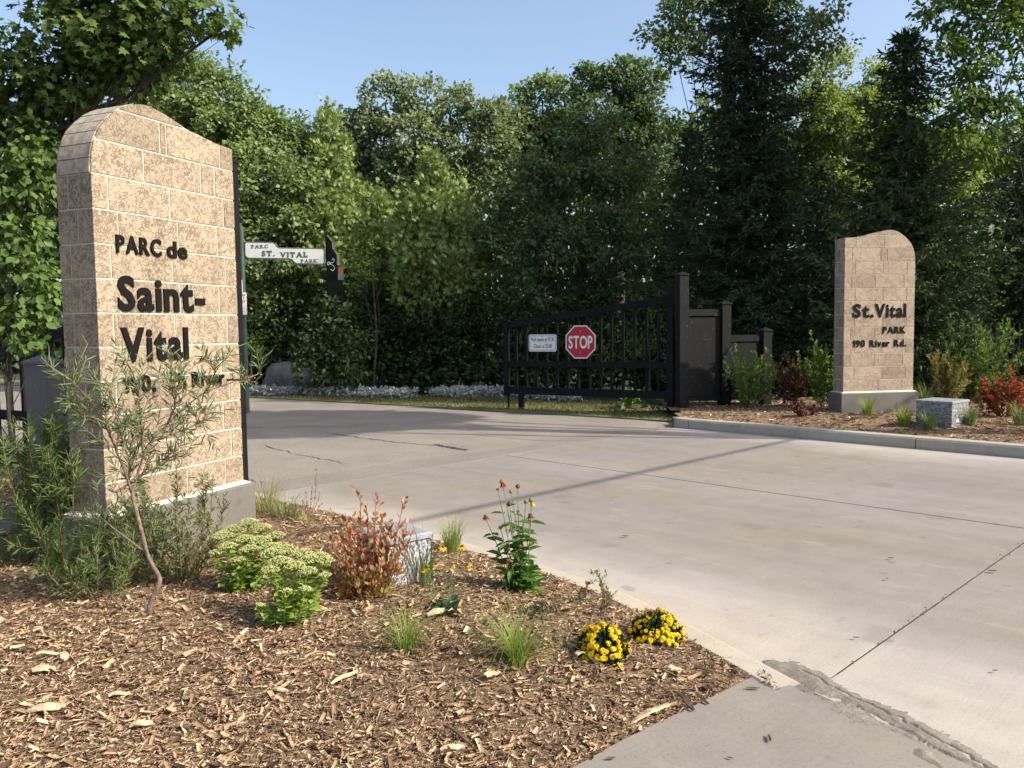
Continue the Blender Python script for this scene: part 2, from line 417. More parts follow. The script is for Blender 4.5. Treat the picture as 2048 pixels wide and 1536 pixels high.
def m_bark(name, a, b, sc=(30, 30, 5)):
    t = NT(name); v = t.mapping(t.coord(), scale=sc); n = t.noise(v, 1.0, 5, 0.65, 0.6)
    t.base(t.ramp(n, [(0.3, a), (0.7, b)])); t.rough(0.9); t.bump(n, 0.7, 0.02); return t.m
M_BARK = m_bark('grey_brown_bark', (0.035, 0.028, 0.022), (0.12, 0.10, 0.08))
M_BARKD = m_bark('dark_bark', (0.018, 0.014, 0.012), (0.06, 0.048, 0.038))
M_TWIGRED = m_bark('reddish_brown_stem', (0.075, 0.048, 0.036), (0.30, 0.22, 0.17), (90, 90, 30))
M_STEMTAN = m_bark('dry_tan_stem', (0.20, 0.14, 0.08), (0.34, 0.25, 0.15), (90, 90, 30))
M_STEMGREEN = plain('green_stem', (0.10, 0.16, 0.05), 0.6, var=0.2, scale=30)
M_STEMRED = plain('wine_red_stem', (0.14, 0.045, 0.035), 0.6, var=0.2, scale=30)

L_MAPLE = leaf_mat('maple_leaves', [(0.039, 0.078, 0.019), (0.069, 0.119, 0.030), (0.108, 0.165, 0.042), (0.146, 0.202, 0.058)], 0.34)
L_VINE = leaf_mat('light_green_leaves', [(0.057, 0.108, 0.027), (0.103, 0.173, 0.046), (0.149, 0.227, 0.061)], 0.36)
L_OAK = leaf_mat('oak_leaves', [(0.106, 0.158, 0.058), (0.168, 0.232, 0.094), (0.247, 0.306, 0.134)], 0.36, 0.5, 0.25)
L_OAK2 = leaf_mat('grey_green_oak_leaves', [(0.106, 0.149, 0.067), (0.177, 0.223, 0.112), (0.265, 0.306, 0.179)], 0.36, 0.5, 0.25)
L_ASH = leaf_mat('dark_green_leaves', [(0.050, 0.088, 0.038), (0.086, 0.135, 0.056), (0.137, 0.196, 0.084)], 0.36, 0.5, 0.25)
L_YELLOW = leaf_mat('yellow_green_leaves', [(0.153, 0.211, 0.050), (0.216, 0.275, 0.075), (0.280, 0.334, 0.109)], 0.4)
L_LIME = leaf_mat('bright_lime_leaves', [(0.10, 0.17, 0.03), (0.15, 0.24, 0.045)], 0.4)
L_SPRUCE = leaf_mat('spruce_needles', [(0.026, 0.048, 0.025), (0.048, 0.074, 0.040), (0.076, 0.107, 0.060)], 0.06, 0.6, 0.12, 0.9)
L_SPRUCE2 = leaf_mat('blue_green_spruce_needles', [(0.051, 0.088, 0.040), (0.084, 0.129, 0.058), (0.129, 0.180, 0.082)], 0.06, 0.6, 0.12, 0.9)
L_CEDAR = leaf_mat('cedar_sprays', [(0.144, 0.207, 0.064), (0.210, 0.278, 0.088), (0.298, 0.359, 0.126)], 0.16)
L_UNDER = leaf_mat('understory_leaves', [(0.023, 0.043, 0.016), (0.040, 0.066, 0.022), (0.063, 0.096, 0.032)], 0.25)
L_WILLOW = leaf_mat('narrow_grey_green_leaves', [(0.115, 0.165, 0.08), (0.175, 0.24, 0.12), (0.255, 0.325, 0.185)], 0.25)
L_WILLOWG = leaf_mat('narrow_green_leaves', [(0.10, 0.165, 0.045), (0.15, 0.225, 0.07), (0.22, 0.29, 0.11)], 0.3)
L_WILLOWD = leaf_mat('small_grey_leaves', [(0.095, 0.125, 0.05), (0.145, 0.185, 0.075), (0.22, 0.26, 0.115)], 0.2)
L_SEDUM = leaf_mat('fleshy_pale_green_leaves', [(0.19, 0.28, 0.06), (0.27, 0.37, 0.085), (0.36, 0.45, 0.13)], 0.3, 0.4)
L_SEDUMF = leaf_mat('cream_green_florets', [(0.40, 0.45, 0.16), (0.50, 0.53, 0.22), (0.54, 0.49, 0.25)], 0.2, 0.8, 0.1)
L_RED = leaf_mat('wine_red_leaves', [(0.276, 0.074, 0.062), (0.414, 0.165, 0.109), (0.529, 0.299, 0.186), (0.345, 0.299, 0.109)], 0.35)
L_REDLOW = leaf_mat('orange_bronze_leaves', [(0.288, 0.075, 0.036), (0.336, 0.163, 0.054), (0.360, 0.300, 0.072), (0.168, 0.200, 0.048)], 0.35)
L_GRASS = leaf_mat('grass_blades', [(0.143, 0.221, 0.046), (0.221, 0.299, 0.072), (0.338, 0.351, 0.117)], 0.35)
L_GRASSG = leaf_mat('blue_green_grass_blades', [(0.10, 0.155, 0.055), (0.15, 0.21, 0.08), (0.22, 0.25, 0.11)], 0.3)
L_DRY = leaf_mat('dry_straw_blades', [(0.33, 0.27, 0.13), (0.42, 0.36, 0.19), (0.30, 0.30, 0.12)], 0.3)
L_PINK = leaf_mat('dusty_pink_seed_heads', [(0.22, 0.10, 0.09), (0.33, 0.17, 0.15)], 0.2)
L_BROAD = leaf_mat('broad_green_leaves', [(0.072, 0.156, 0.036), (0.108, 0.216, 0.048), (0.168, 0.276, 0.072)], 0.3)
L_DKBROAD = leaf_mat('dark_blue_green_leaves', [(0.022, 0.05, 0.024), (0.035, 0.07, 0.034)], 0.2, 0.4, 0.5)
L_MUMLEAF = leaf_mat('dark_mum_leaves', [(0.015, 0.032, 0.016), (0.026, 0.048, 0.024)], 0.15)
L_MUM = leaf_mat('yellow_petals', [(0.62, 0.42, 0.008), (0.72, 0.52, 0.014), (0.80, 0.62, 0.03)], 0.2, 0.6, 0.2)
L_RUD = leaf_mat('golden_petals', [(0.62, 0.34, 0.012), (0.72, 0.44, 0.02)], 0.25, 0.6, 0.2)
L_CONEP = leaf_mat('faded_red_petals', [(0.20, 0.035, 0.03), (0.36, 0.10, 0.08)], 0.25, 0.6, 0.2)
L_CONEY = leaf_mat('pale_yellow_petals', [(0.60, 0.50, 0.05), (0.68, 0.60, 0.10)], 0.25, 0.6, 0.2)
M_CONE = plain('brown_flower_cone', (0.09, 0.045, 0.022), 0.9, var=0.4, scale=160)
M_CONEG = plain('green_flower_cone', (0.16, 0.15, 0.04), 0.9, var=0.4, scale=160)
M_CONEO = plain('rust_flower_cone', (0.26, 0.10, 0.03), 0.9, var=0.4, scale=160)
L_SILVER = leaf_mat('silver_white_leaves', [(0.26, 0.27, 0.29), (0.38, 0.39, 0.42), (0.52, 0.53, 0.56)], 0.2, 0.7, 0.2)
L_LAWN = leaf_mat('lawn_grass', [(0.08, 0.105, 0.025), (0.13, 0.145, 0.04), (0.22, 0.19, 0.075)], 0.3)
L_TAN = leaf_mat('tan_olive_leaves', [(0.20, 0.18, 0.06), (0.27, 0.23, 0.09), (0.15, 0.17, 0.05)], 0.3)
L_ORANGE = leaf_mat('red_orange_leaves', [(0.240, 0.036, 0.020), (0.315, 0.080, 0.027), (0.165, 0.024, 0.018)], 0.35)
L_PURPLE = leaf_mat('purple_brown_leaves', [(0.06, 0.022, 0.022), (0.11, 0.045, 0.032), (0.13, 0.085, 0.035)], 0.3)
# ================================================================== ground, paving, beds
AX = np.array([-0.705, 0.709]); BX = np.array([0.709, 0.705]); KO = G(1590, 1360)[:2]
def AB(a, b): return KO + a * AX + b * BX
def dense(poly, step=0.35, wob=0.0):
    out = []
    n = len(poly)
    for i in range(n):
        p = np.array(poly[i], float); q = np.array(poly[(i + 1) % n], float)
        k = max(1, int(np.linalg.norm(q - p) / step))
        for j in range(k): out.append(p + (q - p) * j / k)
    return out
mb = MB(); mb.add([(-320, -40, -0.08), (320, -40, -0.08), (320, 600, -0.08), (-320, 600, -0.08)], [(0, 1, 2, 3)])
tag(mb.build('ground', M_SOIL), kind='structure')

# left kerb line (outer face) in paving coordinates
KL = [(-0.02, -0.02), (0.78, 0.27), (1.45, 0.43), (2.66, 0.50), (3.5, 0.52), (4.62, 0.48), (5.62, 0.38), (8.0, 0.2), (12, 0.1)]
KLp = [np.array(p) for p in catmull([(a, b, 0) for a, b in KL], 6)]
def kl_b(a):
    return float(np.interp(a, [p[0] for p in KLp], [p[1] for p in KLp]))
J1B, J2A, ASPA, KRB = 3.6, -0.1, 5.42, 7.17

drive = MB(); drive.slab([AB(-6, -3.4), AB(-6, 13), AB(-0.5, 13), AB(-0.5, 7.3), AB(5.5, 7.3), AB(5.6, 0.3), AB(0.2, -0.02)], -0.07, -0.006)
drive = tag(drive.build('driveway', M_CRACK), kind='structure')
def slab(poly, z=0.0, name='concrete_slab', mat=None):
    mb = MB(); mb.slab(poly, z - 0.04, z); return mb.build(name, mat or M_CONC, drive)
g = 0.007
slab([AB(J2A + g, J1B - g)] + [AB(ASPA, J1B - g)] + [AB(a, kl_b(a)) for a in np.arange(ASPA, 0.0, -0.2)] + [AB(J2A + g, -0.02)], 0.0)
slab([AB(J2A + g, J1B + g), AB(J2A + g, KRB + 0.02), AB(ASPA, KRB + 0.02), AB(ASPA, J1B + g)], 0.001)
seam = [AB(-0.02, -0.05), AB(-0.83, -0.23), AB(-2.0, -0.62), AB(-6, -1.9)]
slab([AB(J2A - g, -0.06), AB(-0.83, -0.23), AB(-2.0, -0.62), AB(-6, -1.9), AB(-6, J1B - g), AB(J2A - g, J1B - g)], 0.0)
slab([AB(J2A - g, J1B + g), AB(-6, J1B + g), AB(-6, 13), AB(J2A - g, 13)], 0.001)

# worn asphalt park road behind the apron
edge_far = [G(x, y)[:2] for x, y in ((1345, 845), (1280, 840), (1200, 835), (1080, 828), (960, 822), (830, 813), (700, 806), (590, 800), (485, 795))]
far2 = edge_far[-1] + (edge_far[-1] - edge_far[-3]) * 6
road_poly = [AB(ASPA + 0.003, 0.35), AB(ASPA + 0.003, KRB - 0.05)] + edge_far + [far2, far2 + np.array([-3, -9]), AB(14, -1.2), AB(9, 0.1)]
mb = MB(); mb.slab(road_poly, -0.05, -0.004); road = tag(mb.build('road', M_ASPH), kind='structure')
st = [AB(ASPA + 0.004, 0.45)] + [AB(ASPA + 0.004, b) for b in np.arange(0.8, 6.9, 0.4)]
bk = []
for b in np.arange(6.8, 0.4, -0.25):
    bk.append(AB(ASPA + 0.42 + 0.16 * math.sin(b * 1.3) + rng.uniform(-.03, .03) + 0.25 * math.exp(-(b - 3.2) ** 2), b))
mb = MB(); mb.slab(st + bk, -0.02, 0.001); mb.build('asphalt_patch', M_ASPH2, road)
# pale grit ridge along the joint of concrete and asphalt
mb = MB(); top = []; bot = []
for b in np.arange(0.6, 6.9, 0.08):
    o = rng.uniform(-.012, .012); w = rng.uniform(.003, .016)
    top.append(AB(ASPA + 0.01 + o + w, b)); bot.append(AB(ASPA + 0.01 + o - w, b))
mb.slab(bot + top[::-1], 0.0005, 0.004); mb.build('joint_filler', M_CONC, road)
def crack(px, w, z, parent, name='crack', mat=None, jag=0.03):
    pts = catmull([tuple(G(x, y)[:2]) + (0,) for x, y in px], 10)
    l = []; r = []
    for i, p in enumerate(pts):
        t = i / (len(pts) - 1); d = pts[min(i + 1, len(pts) - 1)] - pts[max(i - 1, 0)]; nn = np.array([-d[1], d[0], 0]); nn /= np.linalg.norm(nn) + 1e-9
        ww = w * (0.35 + rng.uniform(0, 1)) * min(1, 8 * t * (1 - t) + .15); o = rng.uniform(-jag, jag)
        l.append((p + nn * (ww + o))[:2]); r.append((p + nn * (-ww + o))[:2])
    mb = MB()
    for i in range(len(l) - 1):
        mb.add([(*l[i], z), (*l[i + 1], z), (*r[i + 1], z), (*r[i], z)], [(3, 2, 1, 0)])
    return mb.build(name, mat or M_CRACK, parent)
crack([(620, 860), (700, 872), (790, 884), (880, 892), (935, 902)], 0.010, 0.0012, road)
crack([(868, 888), (890, 893), (920, 898), (935, 900)], 0.035, 0.0016, road)
crack([(530, 890), (580, 905), (640, 917), (700, 928)], 0.008, 0.0012, road)
crack([(490, 855), (600, 853), (740, 852)], 0.010, 0.0012, road)
crack([(940, 868), (1060, 880), (1180, 882)], 0.006, 0.0012, road)
crack([(490, 955), (510, 962), (540, 966)], 0.006, 0.0012, road)

# sidewalk slab
wl_edge = [G(x, y)[:2] for x, y in ((1530, 1343), (1400, 1408), (1250, 1480), (1150, 1536))]
ext = wl_edge[-1] + (wl_edge[-1] - wl_edge[1]) * 3
mb = MB(); mb.slab([AB(-0.06, -0.09), wl_edge[0]] + wl_edge[1:] + [ext, AB(-6, -4.4), AB(-6, -1.93), AB(-2.0, -0.66), AB(-0.83, -0.27)], -0.06, 0.006)
walk = tag(mb.build('sidewalk', M_WALK), kind='structure')
# crumbling asphalt seam between sidewalk and street: rough ground that breaks through the slab edges
SEAM_C = [G(x, y)[:2] for x, y in ((1560, 1332), (1600, 1345), (1650, 1372), (1720, 1408), (1790, 1440), (1860, 1478), (1940, 1522), (2060, 1600))]
PATCH_C = [G(x, y)[:2] for x, y in ((1672, 1412), (1700, 1430), (1740, 1448), (1790, 1462))]
PATCH_D = [G(x, y)[:2] for x, y in ((1845, 1512), (1885, 1538), (1930, 1570))]
_r = np.random.default_rng(4)
def jitter_line(L_, step, amp, off):
    out = []
    for p, q in zip(L_, L_[1:]):
        p, q = np.array(p), np.array(q); d = q - p; n_ = np.array([-d[1], d[0]]) / np.linalg.norm(d); k = max(2, int(np.linalg.norm(d) / step))
        for i in range(k): out.append(p + d * i / k + n_ * (off + _r.normal(0, amp)))
    return out
SEAM_G = jitter_line(SEAM_C[1:], .03, .006, .018); SEAM_G2 = jitter_line([SEAM_C[3] + [-.03, -.03], SEAM_C[4] + [-.035, -.035], SEAM_C[5] + [-.03, -.03], SEAM_C[6] + [-.02, -.03]], .03, .008, 0) + []
def fbm(P2, s, seed, octs=5):
    out = np.zeros(len(P2)); a = 1.0
    for k in range(octs): out += a * vnoise(P2, s * 1.9 ** k, seed + k); a *= .62
    return out
def h_seam(P2):
    d = pdist(P2, SEAM_C); d2 = np.minimum(pdist(P2, PATCH_C), pdist(P2, PATCH_D) * 1.3)
    e = np.maximum(1 - d / .044, 1 - d2 / .042)
    groove = np.exp(-(pdist(P2, SEAM_G) / .0045) ** 2) + .7 * np.exp(-(pdist(P2, SEAM_G2) / .0035) ** 2)
    return np.clip(.0035 + .006 * np.clip(e, -2, 1) + .006 * fbm(P2, 16, 40) + .0035 * vnoise(P2, 130, 50) - .016 * groove, -.018, .015)

# kerbs
def kerb(pathab, w, h, name, mat, lab, segs, zb=-0.05, taper=None, side=1):
    """pathab: outer-face line; the body lies on its left (side=1) or right"""
    pts = catmull([(*AB(a, b), 0) for a, b in pathab], 8)
    root = empty(name, (0, 0, 0)); tag(root, kind='structure')
    n = len(pts); cuts = [int(n * k / segs) for k in range(segs)] + [n - 1]
    for si in range(segs):
        mb = MB(); ring = []
        seg = pts[cuts[si]:cuts[si + 1] + 1]
        for i, p in enumerate(seg):
            j = cuts[si] + i
            d = pts[min(j + 1, n - 1)] - pts[max(j - 1, 0)]; d /= np.linalg.norm(d); nn = np.array([-d[1], d[0], 0]) * side
            hh = h if taper is None else taper(j / (n - 1))
            if i == 0 and si > 0: p = p + d * 0.006
            if i == len(seg) - 1 and si < segs - 1: p = p - d * 0.006
            prof = [(0, zb), (0.0, hh * 0.25), (0.012, hh * 0.8), (0.03, hh * 0.97), (0.05, hh), (w - 0.01, hh + 0.001), (w, hh - 0.008), (w, zb)]
            ring.append([p + nn * x + np.array([0, 0, z]) for x, z in prof])
        k = len(ring[0]); vs = [q for rg in ring for q in rg]; fs = []
        for i in range(len(ring) - 1):
            for j in range(k):
                f = (i * k + j, i * k + (j + 1) % k, (i + 1) * k + (j + 1) % k, (i + 1) * k + j)
                fs.append(f if side == -1 else f[::-1])
        fs.append(tuple(range(k))); fs.append(tuple((len(ring) - 1) * k + j for j in range(k))[::-1])
        mb.add(vs, fs); mb.build('kerb_stone', mat, root)
    return root
kerb([(-0.03, -0.02)] + KL[1:8], 0.15, 0.05, 'kerb_left', M_KERB, '', 4, taper=lambda t: 0.012 + 0.03 * min(1, t * 2.2), side=1)
kerb([(-3.2, 9.4), (-2.2, 8.1), (-1.2, 7.4), (0, KRB), (2, KRB), (4, KRB), (5.2, KRB), (5.48, KRB + 0.05), (5.56, KRB + 0.2)], 0.19, 0.14, 'kerb_right', M_KERB2, '', 4, side=-1)

# ---------------- mulch beds
def pip(P2, poly):
    x, y = P2[:, 0], P2[:, 1]; ins = np.zeros(len(P2), bool); n = len(poly)
    for i in range(n):
        x1, y1 = poly[i]; x2, y2 = poly[(i + 1) % n]
        c = ((y1 > y) != (y2 > y)) & (x < (x2 - x1) * (y - y1) / (y2 - y1 + 1e-12) + x1); ins ^= c
    return ins
def pdist(P2, line):
    d = np.full(len(P2), 1e9)
    for i in range(len(line) - 1):
        a = np.array(line[i]); b = np.array(line[i + 1]); ab = b - a
        t = np.clip(((P2 - a) @ ab) / (ab @ ab), 0, 1)
        d = np.minimum(d, np.linalg.norm(P2 - (a + t[:, None] * ab), axis=1))
    return d
def vnoise(P2, s, seed):
    r = np.random.default_rng(seed); out = np.zeros(len(P2))
    for k in range(7):
        w = r.normal(size=2) * s; out += np.sin(P2 @ w + r.uniform(0, 6.28))
    return out / 7
bedL_edge = [AB(p[0], p[1] - 0.145) for p in KLp if p[0] <= 8.05][::-1] + [wl_edge[0], wl_edge[1], wl_edge[2], wl_edge[3], ext]
bedL = bedL_edge + [np.array([-5.5, -1.0]), np.array([-9, 1.5]), np.array([-9, 9.5])]
nk = len(bedL_edge) - 5
def hL(P2):
    d = pdist(P2, bedL_edge); ins = pip(P2, bedL)
    h = np.where(ins, np.minimum(0.11, np.where(pdist(P2, bedL_edge[:nk]) < pdist(P2, bedL_edge[nk:]), 0.004 + 0.032 * np.clip((np.linalg.norm(P2 - wl_edge[0], axis=1) - .25) / 1.2, 0, 1), 0.002) + 0.14 * d) + 0.012 * vnoise(P2, 9, 5) * np.minimum(1, d * 4) + 0.02 * vnoise(P2, 2.5, 6) * np.minimum(1, d * 2), -0.045)
    return h
def grid_mesh(name, x0, x1, y0, y1, st, hf, mat, keep):
    xs = np.arange(x0, x1, st); ys = np.arange(y0, y1, st); nx, ny = len(xs), len(ys)
    X, Y = np.meshgrid(xs, ys); P2 = np.stack([X.ravel(), Y.ravel()], 1); Z = hf(P2)
    V = np.column_stack([P2, Z]); i = np.arange(nx * ny).reshape(ny, nx)
    Q = np.stack([i[:-1, :-1], i[:-1, 1:], i[1:, 1:], i[1:, :-1]], -1).reshape(-1, 4)
    k = keep(P2)[Q].any(axis=1); Q = Q[k]
    u, inv = np.unique(Q, return_inverse=True)
    return np_mesh(name, V[u], inv.reshape(Q.shape), mat)
_sx = [p[0] for p in SEAM_C]; _sy = [p[1] for p in SEAM_C]
link('asphalt_seam', grid_mesh('asphalt_seam', min(_sx) - .1, max(_sx) + .1, min(_sy) - .1, max(_sy) + .1, .008, h_seam, M_ASPHD, lambda p: (pdist(p, SEAM_C) < .13) | (pdist(p, PATCH_C) < .1) | (pdist(p, PATCH_D) < .1)), walk)
bed = tag(link('mulch_bed_left', grid_mesh('mulch_bed_left', -9, 1.3, 1.2, 9.5, 0.05, hL, M_MULCH, lambda p: pip(p, bedL))), kind='structure')
bed.data.polygons.foreach_set('use_smooth', [True] * len(bed.data.polygons))
bedR_line = [AB(a, KRB + 0.19) for a in (-1.2, 1, 3, 5.3, 5.45)]
bedR = bedR_line + [np.array([2.75, 13.2]), np.array([2.6, 14.6]), np.array([7, 15.6]), np.array([14, 16]), np.array([14, 7])]
def hR(P2):
    d = pdist(P2, bedR_line); return 0.10 + np.minimum(0.06, 0.05 * d) + 0.02 * vnoise(P2, 4, 9)
bed = tag(link('mulch_bed_right', grid_mesh('mulch_bed_right', 2, 14, 6, 16, 0.12, hR, M_MULCH, lambda p: pip(p, bedR))), kind='structure')
def zL(x, y): return float(hL(np.array([[x, y]]))[0])
def zR(x, y): return float(hR(np.array([[x, y]]))[0])
T_SHRED = (np.array([(-.5, 0, 0), (.5, .05, .02), (.4, 1, .0), (0, .96, .14), (-.4, .9, .0), (0, .02, .16)]), np.array([(5, 1, 2, 3), (0, 5, 3, 4)]))
T_CHIP = (np.array([(-.42, 0, 0), (.5, .04, 0), (.36, 1, 0), (-.3, .93, 0), (-.34, .05, .16), (.4, .09, .2), (.26, .92, .17), (-.2, .86, .14)]),
          np.array([(4, 5, 6, 7), (0, 1, 5, 4), (1, 2, 6, 5), (2, 3, 7, 6), (3, 0, 4, 7)]))
def chips(n, poly, hf, xr, yr, near, name, lab, lmin, lmed, par=None):
    P2 = np.column_stack([rng.uniform(*xr, n), rng.uniform(*yr, n)])
    keep = pip(P2, poly)
    if near: keep &= rng.uniform(size=n) < np.clip((near / np.maximum(P2[:, 1], 0.5)) ** 1.6, 0, 1)
    # only where the bed can be seen
    keep &= (np.abs(P2[:, 0] / np.maximum(P2[:, 1], 0.3)) < 0.80)
    P2 = P2[keep]; n = len(P2)
    L = np.clip(rng.lognormal(math.log(lmed), 0.72, n), lmin, 0.11 if lmed > .02 else .085); W = np.clip(L * rng.uniform(0.08, 0.42, n), 0.0026, 0.028)
    az = rng.uniform(0, 2 * math.pi, n); tl = rng.normal(0, 0.28, n)
    yd = np.column_stack([np.cos(az) * np.cos(tl), np.sin(az) * np.cos(tl), np.sin(tl)])
    nr = unit(np.column_stack([rng.normal(0, .38, n), rng.normal(0, .38, n), np.ones(n)]))
    pos = np.column_stack([P2, hf(P2) + rng.uniform(-0.003, 0.018, n)]) - yd * (L * 0.5)[:, None]
    tv, tf = T_CHIP; big = L > lmed * 1.45
    V, Fc = join_np([scatter((tv * np.array([1, 1, 0.45]), tf), pos[big], yd[big], -nr[big], L[big], W[big]), scatter(T_SHRED, pos[~big], yd[~big], -nr[~big], L[~big], W[~big])])
    o = link(name, np_mesh(name, V, Fc, M_CHIP)); tag(o, lab, 'wood mulch', kind='stuff'); return o
chips(430000, bedL, hL, (-5, 1.2), (1.9, 8.0), 2.9, 'wood_mulch', 'shredded brown wood mulch covering the near flower bed', 0.007, 0.0145)
chips(26000, bedR, hR, (2.2, 10), (8, 15.5), None, 'wood_mulch', 'shredded brown wood mulch covering the bed behind the grey kerb', 0.015, 0.035)

# ---------------- grass verge
verge = [edge_far[0] + np.array([0.05, 0.05])] + [p + np.array([0.0, 0.03]) for p in edge_far[1:]] + [far2, far2 + np.array([0.6, 2.2]), np.array([-6.7, 20.3]), np.array([-4.4, 19.6]), np.array([-2.3, 18.9]), np.array([-0.2, 18.3]), np.array([2.2, 16.8]), np.array([3.0, 14.6])]
mb = MB(); mb.slab(verge, -0.05, 0.018)
def m_turf():
    t = NT('thin_turf'); v = t.coord(); n = t.noise(v, 2.2, 5, 0.6); k = t.noise(v, 60, 3, 0.7)
    c = t.ramp(n, [(0.3, (0.10, 0.115, 0.035)), (0.5, (0.16, 0.15, 0.06)), (0.7, (0.21, 0.17, 0.085))])
    t.base(t.mix(1.0, c, t.ramp(k, [(0.3, 0.6), (0.7, 1.3)]), 'MULTIPLY')); t.rough(0.95); t.bump(k, 0.6, 0.02); return t.m
tag(mb.build('grass_verge', m_turf()), kind='structure')
P2 = np.column_stack([rng.uniform(-9, 3.2, 60000), rng.uniform(13, 21, 60000)]); P2 = P2[pip(P2, verge)]
P2 = P2[vnoise(P2, 3, 21) + rng.normal(0, .25, len(P2)) > -0.25]; n = len(P2)
pos = np.column_stack([P2, np.full(n, 0.016)]); az = rng.uniform(0, 6.28, n)
V, Fc = scatter(T_DIAMOND, pos, np.column_stack([np.cos(az) * .7, np.sin(az) * .7, np.ones(n)]), rdir(n), rng.uniform(.03, .075, n), np.full(n, .010))
tag(link('verge_grass', np_mesh('verge_grass', V, Fc, L_LAWN)), 'short patchy lawn grass along the far road edge', 'grass', kind='stuff')
# ================================================================== lettering
_glyph = {}
def glyphs(chars, bold):
    todo = [c for c in set(chars) if (c, bold) not in _glyph and c != ' ']
    obs = []
    for c in todo:
        cu = bpy.data.curves.new('g', 'FONT'); cu.body = c; cu.size = 1.0; cu.offset = bold; cu.resolution_u = 3
        o = bpy.data.objects.new('g', cu); COL.objects.link(o); obs.append((c, o, cu))
    bpy.context.view_layer.update(); dg = bpy.context.evaluated_depsgraph_get()
    for c, o, cu in obs:
        me = bpy.data.meshes.new_from_object(o.evaluated_get(dg))
        V = np.zeros(len(me.vertices) * 3); me.vertices.foreach_get('co', V); V = V.reshape(-1, 3)
        polys = [tuple(p.vertices) for p in me.polygons]
        ec = {}
        for f in polys:
            for a, b in zip(f, f[1:] + f[:1]): ec.setdefault((min(a, b), max(a, b)), []).append((a, b))
        rim = [v[0] for v in ec.values() if len(v) == 1]
        _glyph[(c, bold)] = (V, polys, rim)
        bpy.data.objects.remove(o); bpy.data.curves.remove(cu); bpy.data.meshes.remove(me)
_one = np.array([(0.20, 0), (0.345, 0), (0.345, 0.73), (0.235, 0.73), (0.18, 0.645), (0.05, 0.575), (0.05, 0.455), (0.20, 0.535), ]); _one = np.column_stack([_one, np.zeros(len(_one))])
def plain_one(bold):
    V, P, R = _glyph[('1', bold)]; h = _glyph[('H', bold)][0][:, 1].max(); n = len(_one)
    _glyph[('1', bold)] = (_one * np.array([h / .73, h / .73, 1]), [(0, 1, 2, 3), (0, 3, 7), (3, 4, 7), (4, 5, 7), (5, 6, 7)], [(i, (i + 1) % n) for i in range(n)])
def serif_boxes(c, V):
    """slab serifs for the stems of capital letters, as rectangles in glyph units"""
    x0, x1 = V[:, 0].min(), V[:, 0].max(); y1 = V[:, 1].max(); t = 0.075; e = 0.075; w = 0.13; cx = (x0 + x1) / 2
    f = {'P': [(x0, 0), (x0, 1)], 'A': [(x0, 0), (x1 - w, 0)], 'R': [(x0, 0), (x0, 1), (x1 - w, 0)], 'K': [(x0, 0), (x0, 1), (x1 - w, 0), (x1 - w, 1)],
         'T': [(cx - w / 2, 0)], 'V': [(x0, 1), (x1 - w, 1)], 'I': [(x0, 0), (x0, 1)], 'L': [(x0, 0), (x0, 1)]}.get(c, [])
    out = [(a - e, a + w + e, (y1 - t if s else 0), (y1 if s else t)) for a, s in f]
    if c == 'T': out += [(x0 - .02, x0 + .06, y1 - .26, y1), (x1 - .06, x1 + .02, y1 - .26, y1)]
    if c == 'L': out += [(x1 - .05, x1 + .03, 0, .24)]
    return out
def lettering(parent, text, x0, x1, zb, h, mat, y=0.0, thick=0.01, bold=0.0, gap=0.08, space=0.3, serif=False, name='letter', yaxis=1):
    """raised letters on the plane y of the parent, between x0 and x1, capitals h tall standing on zb"""
    glyphs(text + 'H', bold)
    if '1' in text: plain_one(bold)
    sc = h / _glyph[('H', bold)][0][:, 1].max()
    items = []; x = 0.0
    for c in text:
        if c == ' ': x += space; continue
        V, P, R = _glyph[(c, bold)]; w = V[:, 0].max() - V[:, 0].min()
        items.append((c, x - V[:, 0].min())); x += w + gap
    sx = (x1 - x0) / (x - gap)
    for c, ox in items:
        V, P, R = _glyph[(c, bold)]; n = len(V)
        f = lambda q, yy: (x0 + (q[0] + ox) * sx, yy, zb + q[1] * sc)
        mb = MB(); mb.add([f(q, y - thick) for q in V] + [f(q, y) for q in V], [p for p in P] + [(a, a + n, b + n, b)[::-1] for a, b in R])
        if serif:
            for k, (a, b, z0, z1) in enumerate(serif_boxes(c, V)):
                (xa, _, za), (xb, _, zb2) = f((a, z0), 0), f((b, z1), 0); mb.box(xa, xb, y - thick - 0.0004 * (k + 1), y, za, zb2)
        mb.build(name, mat, parent)

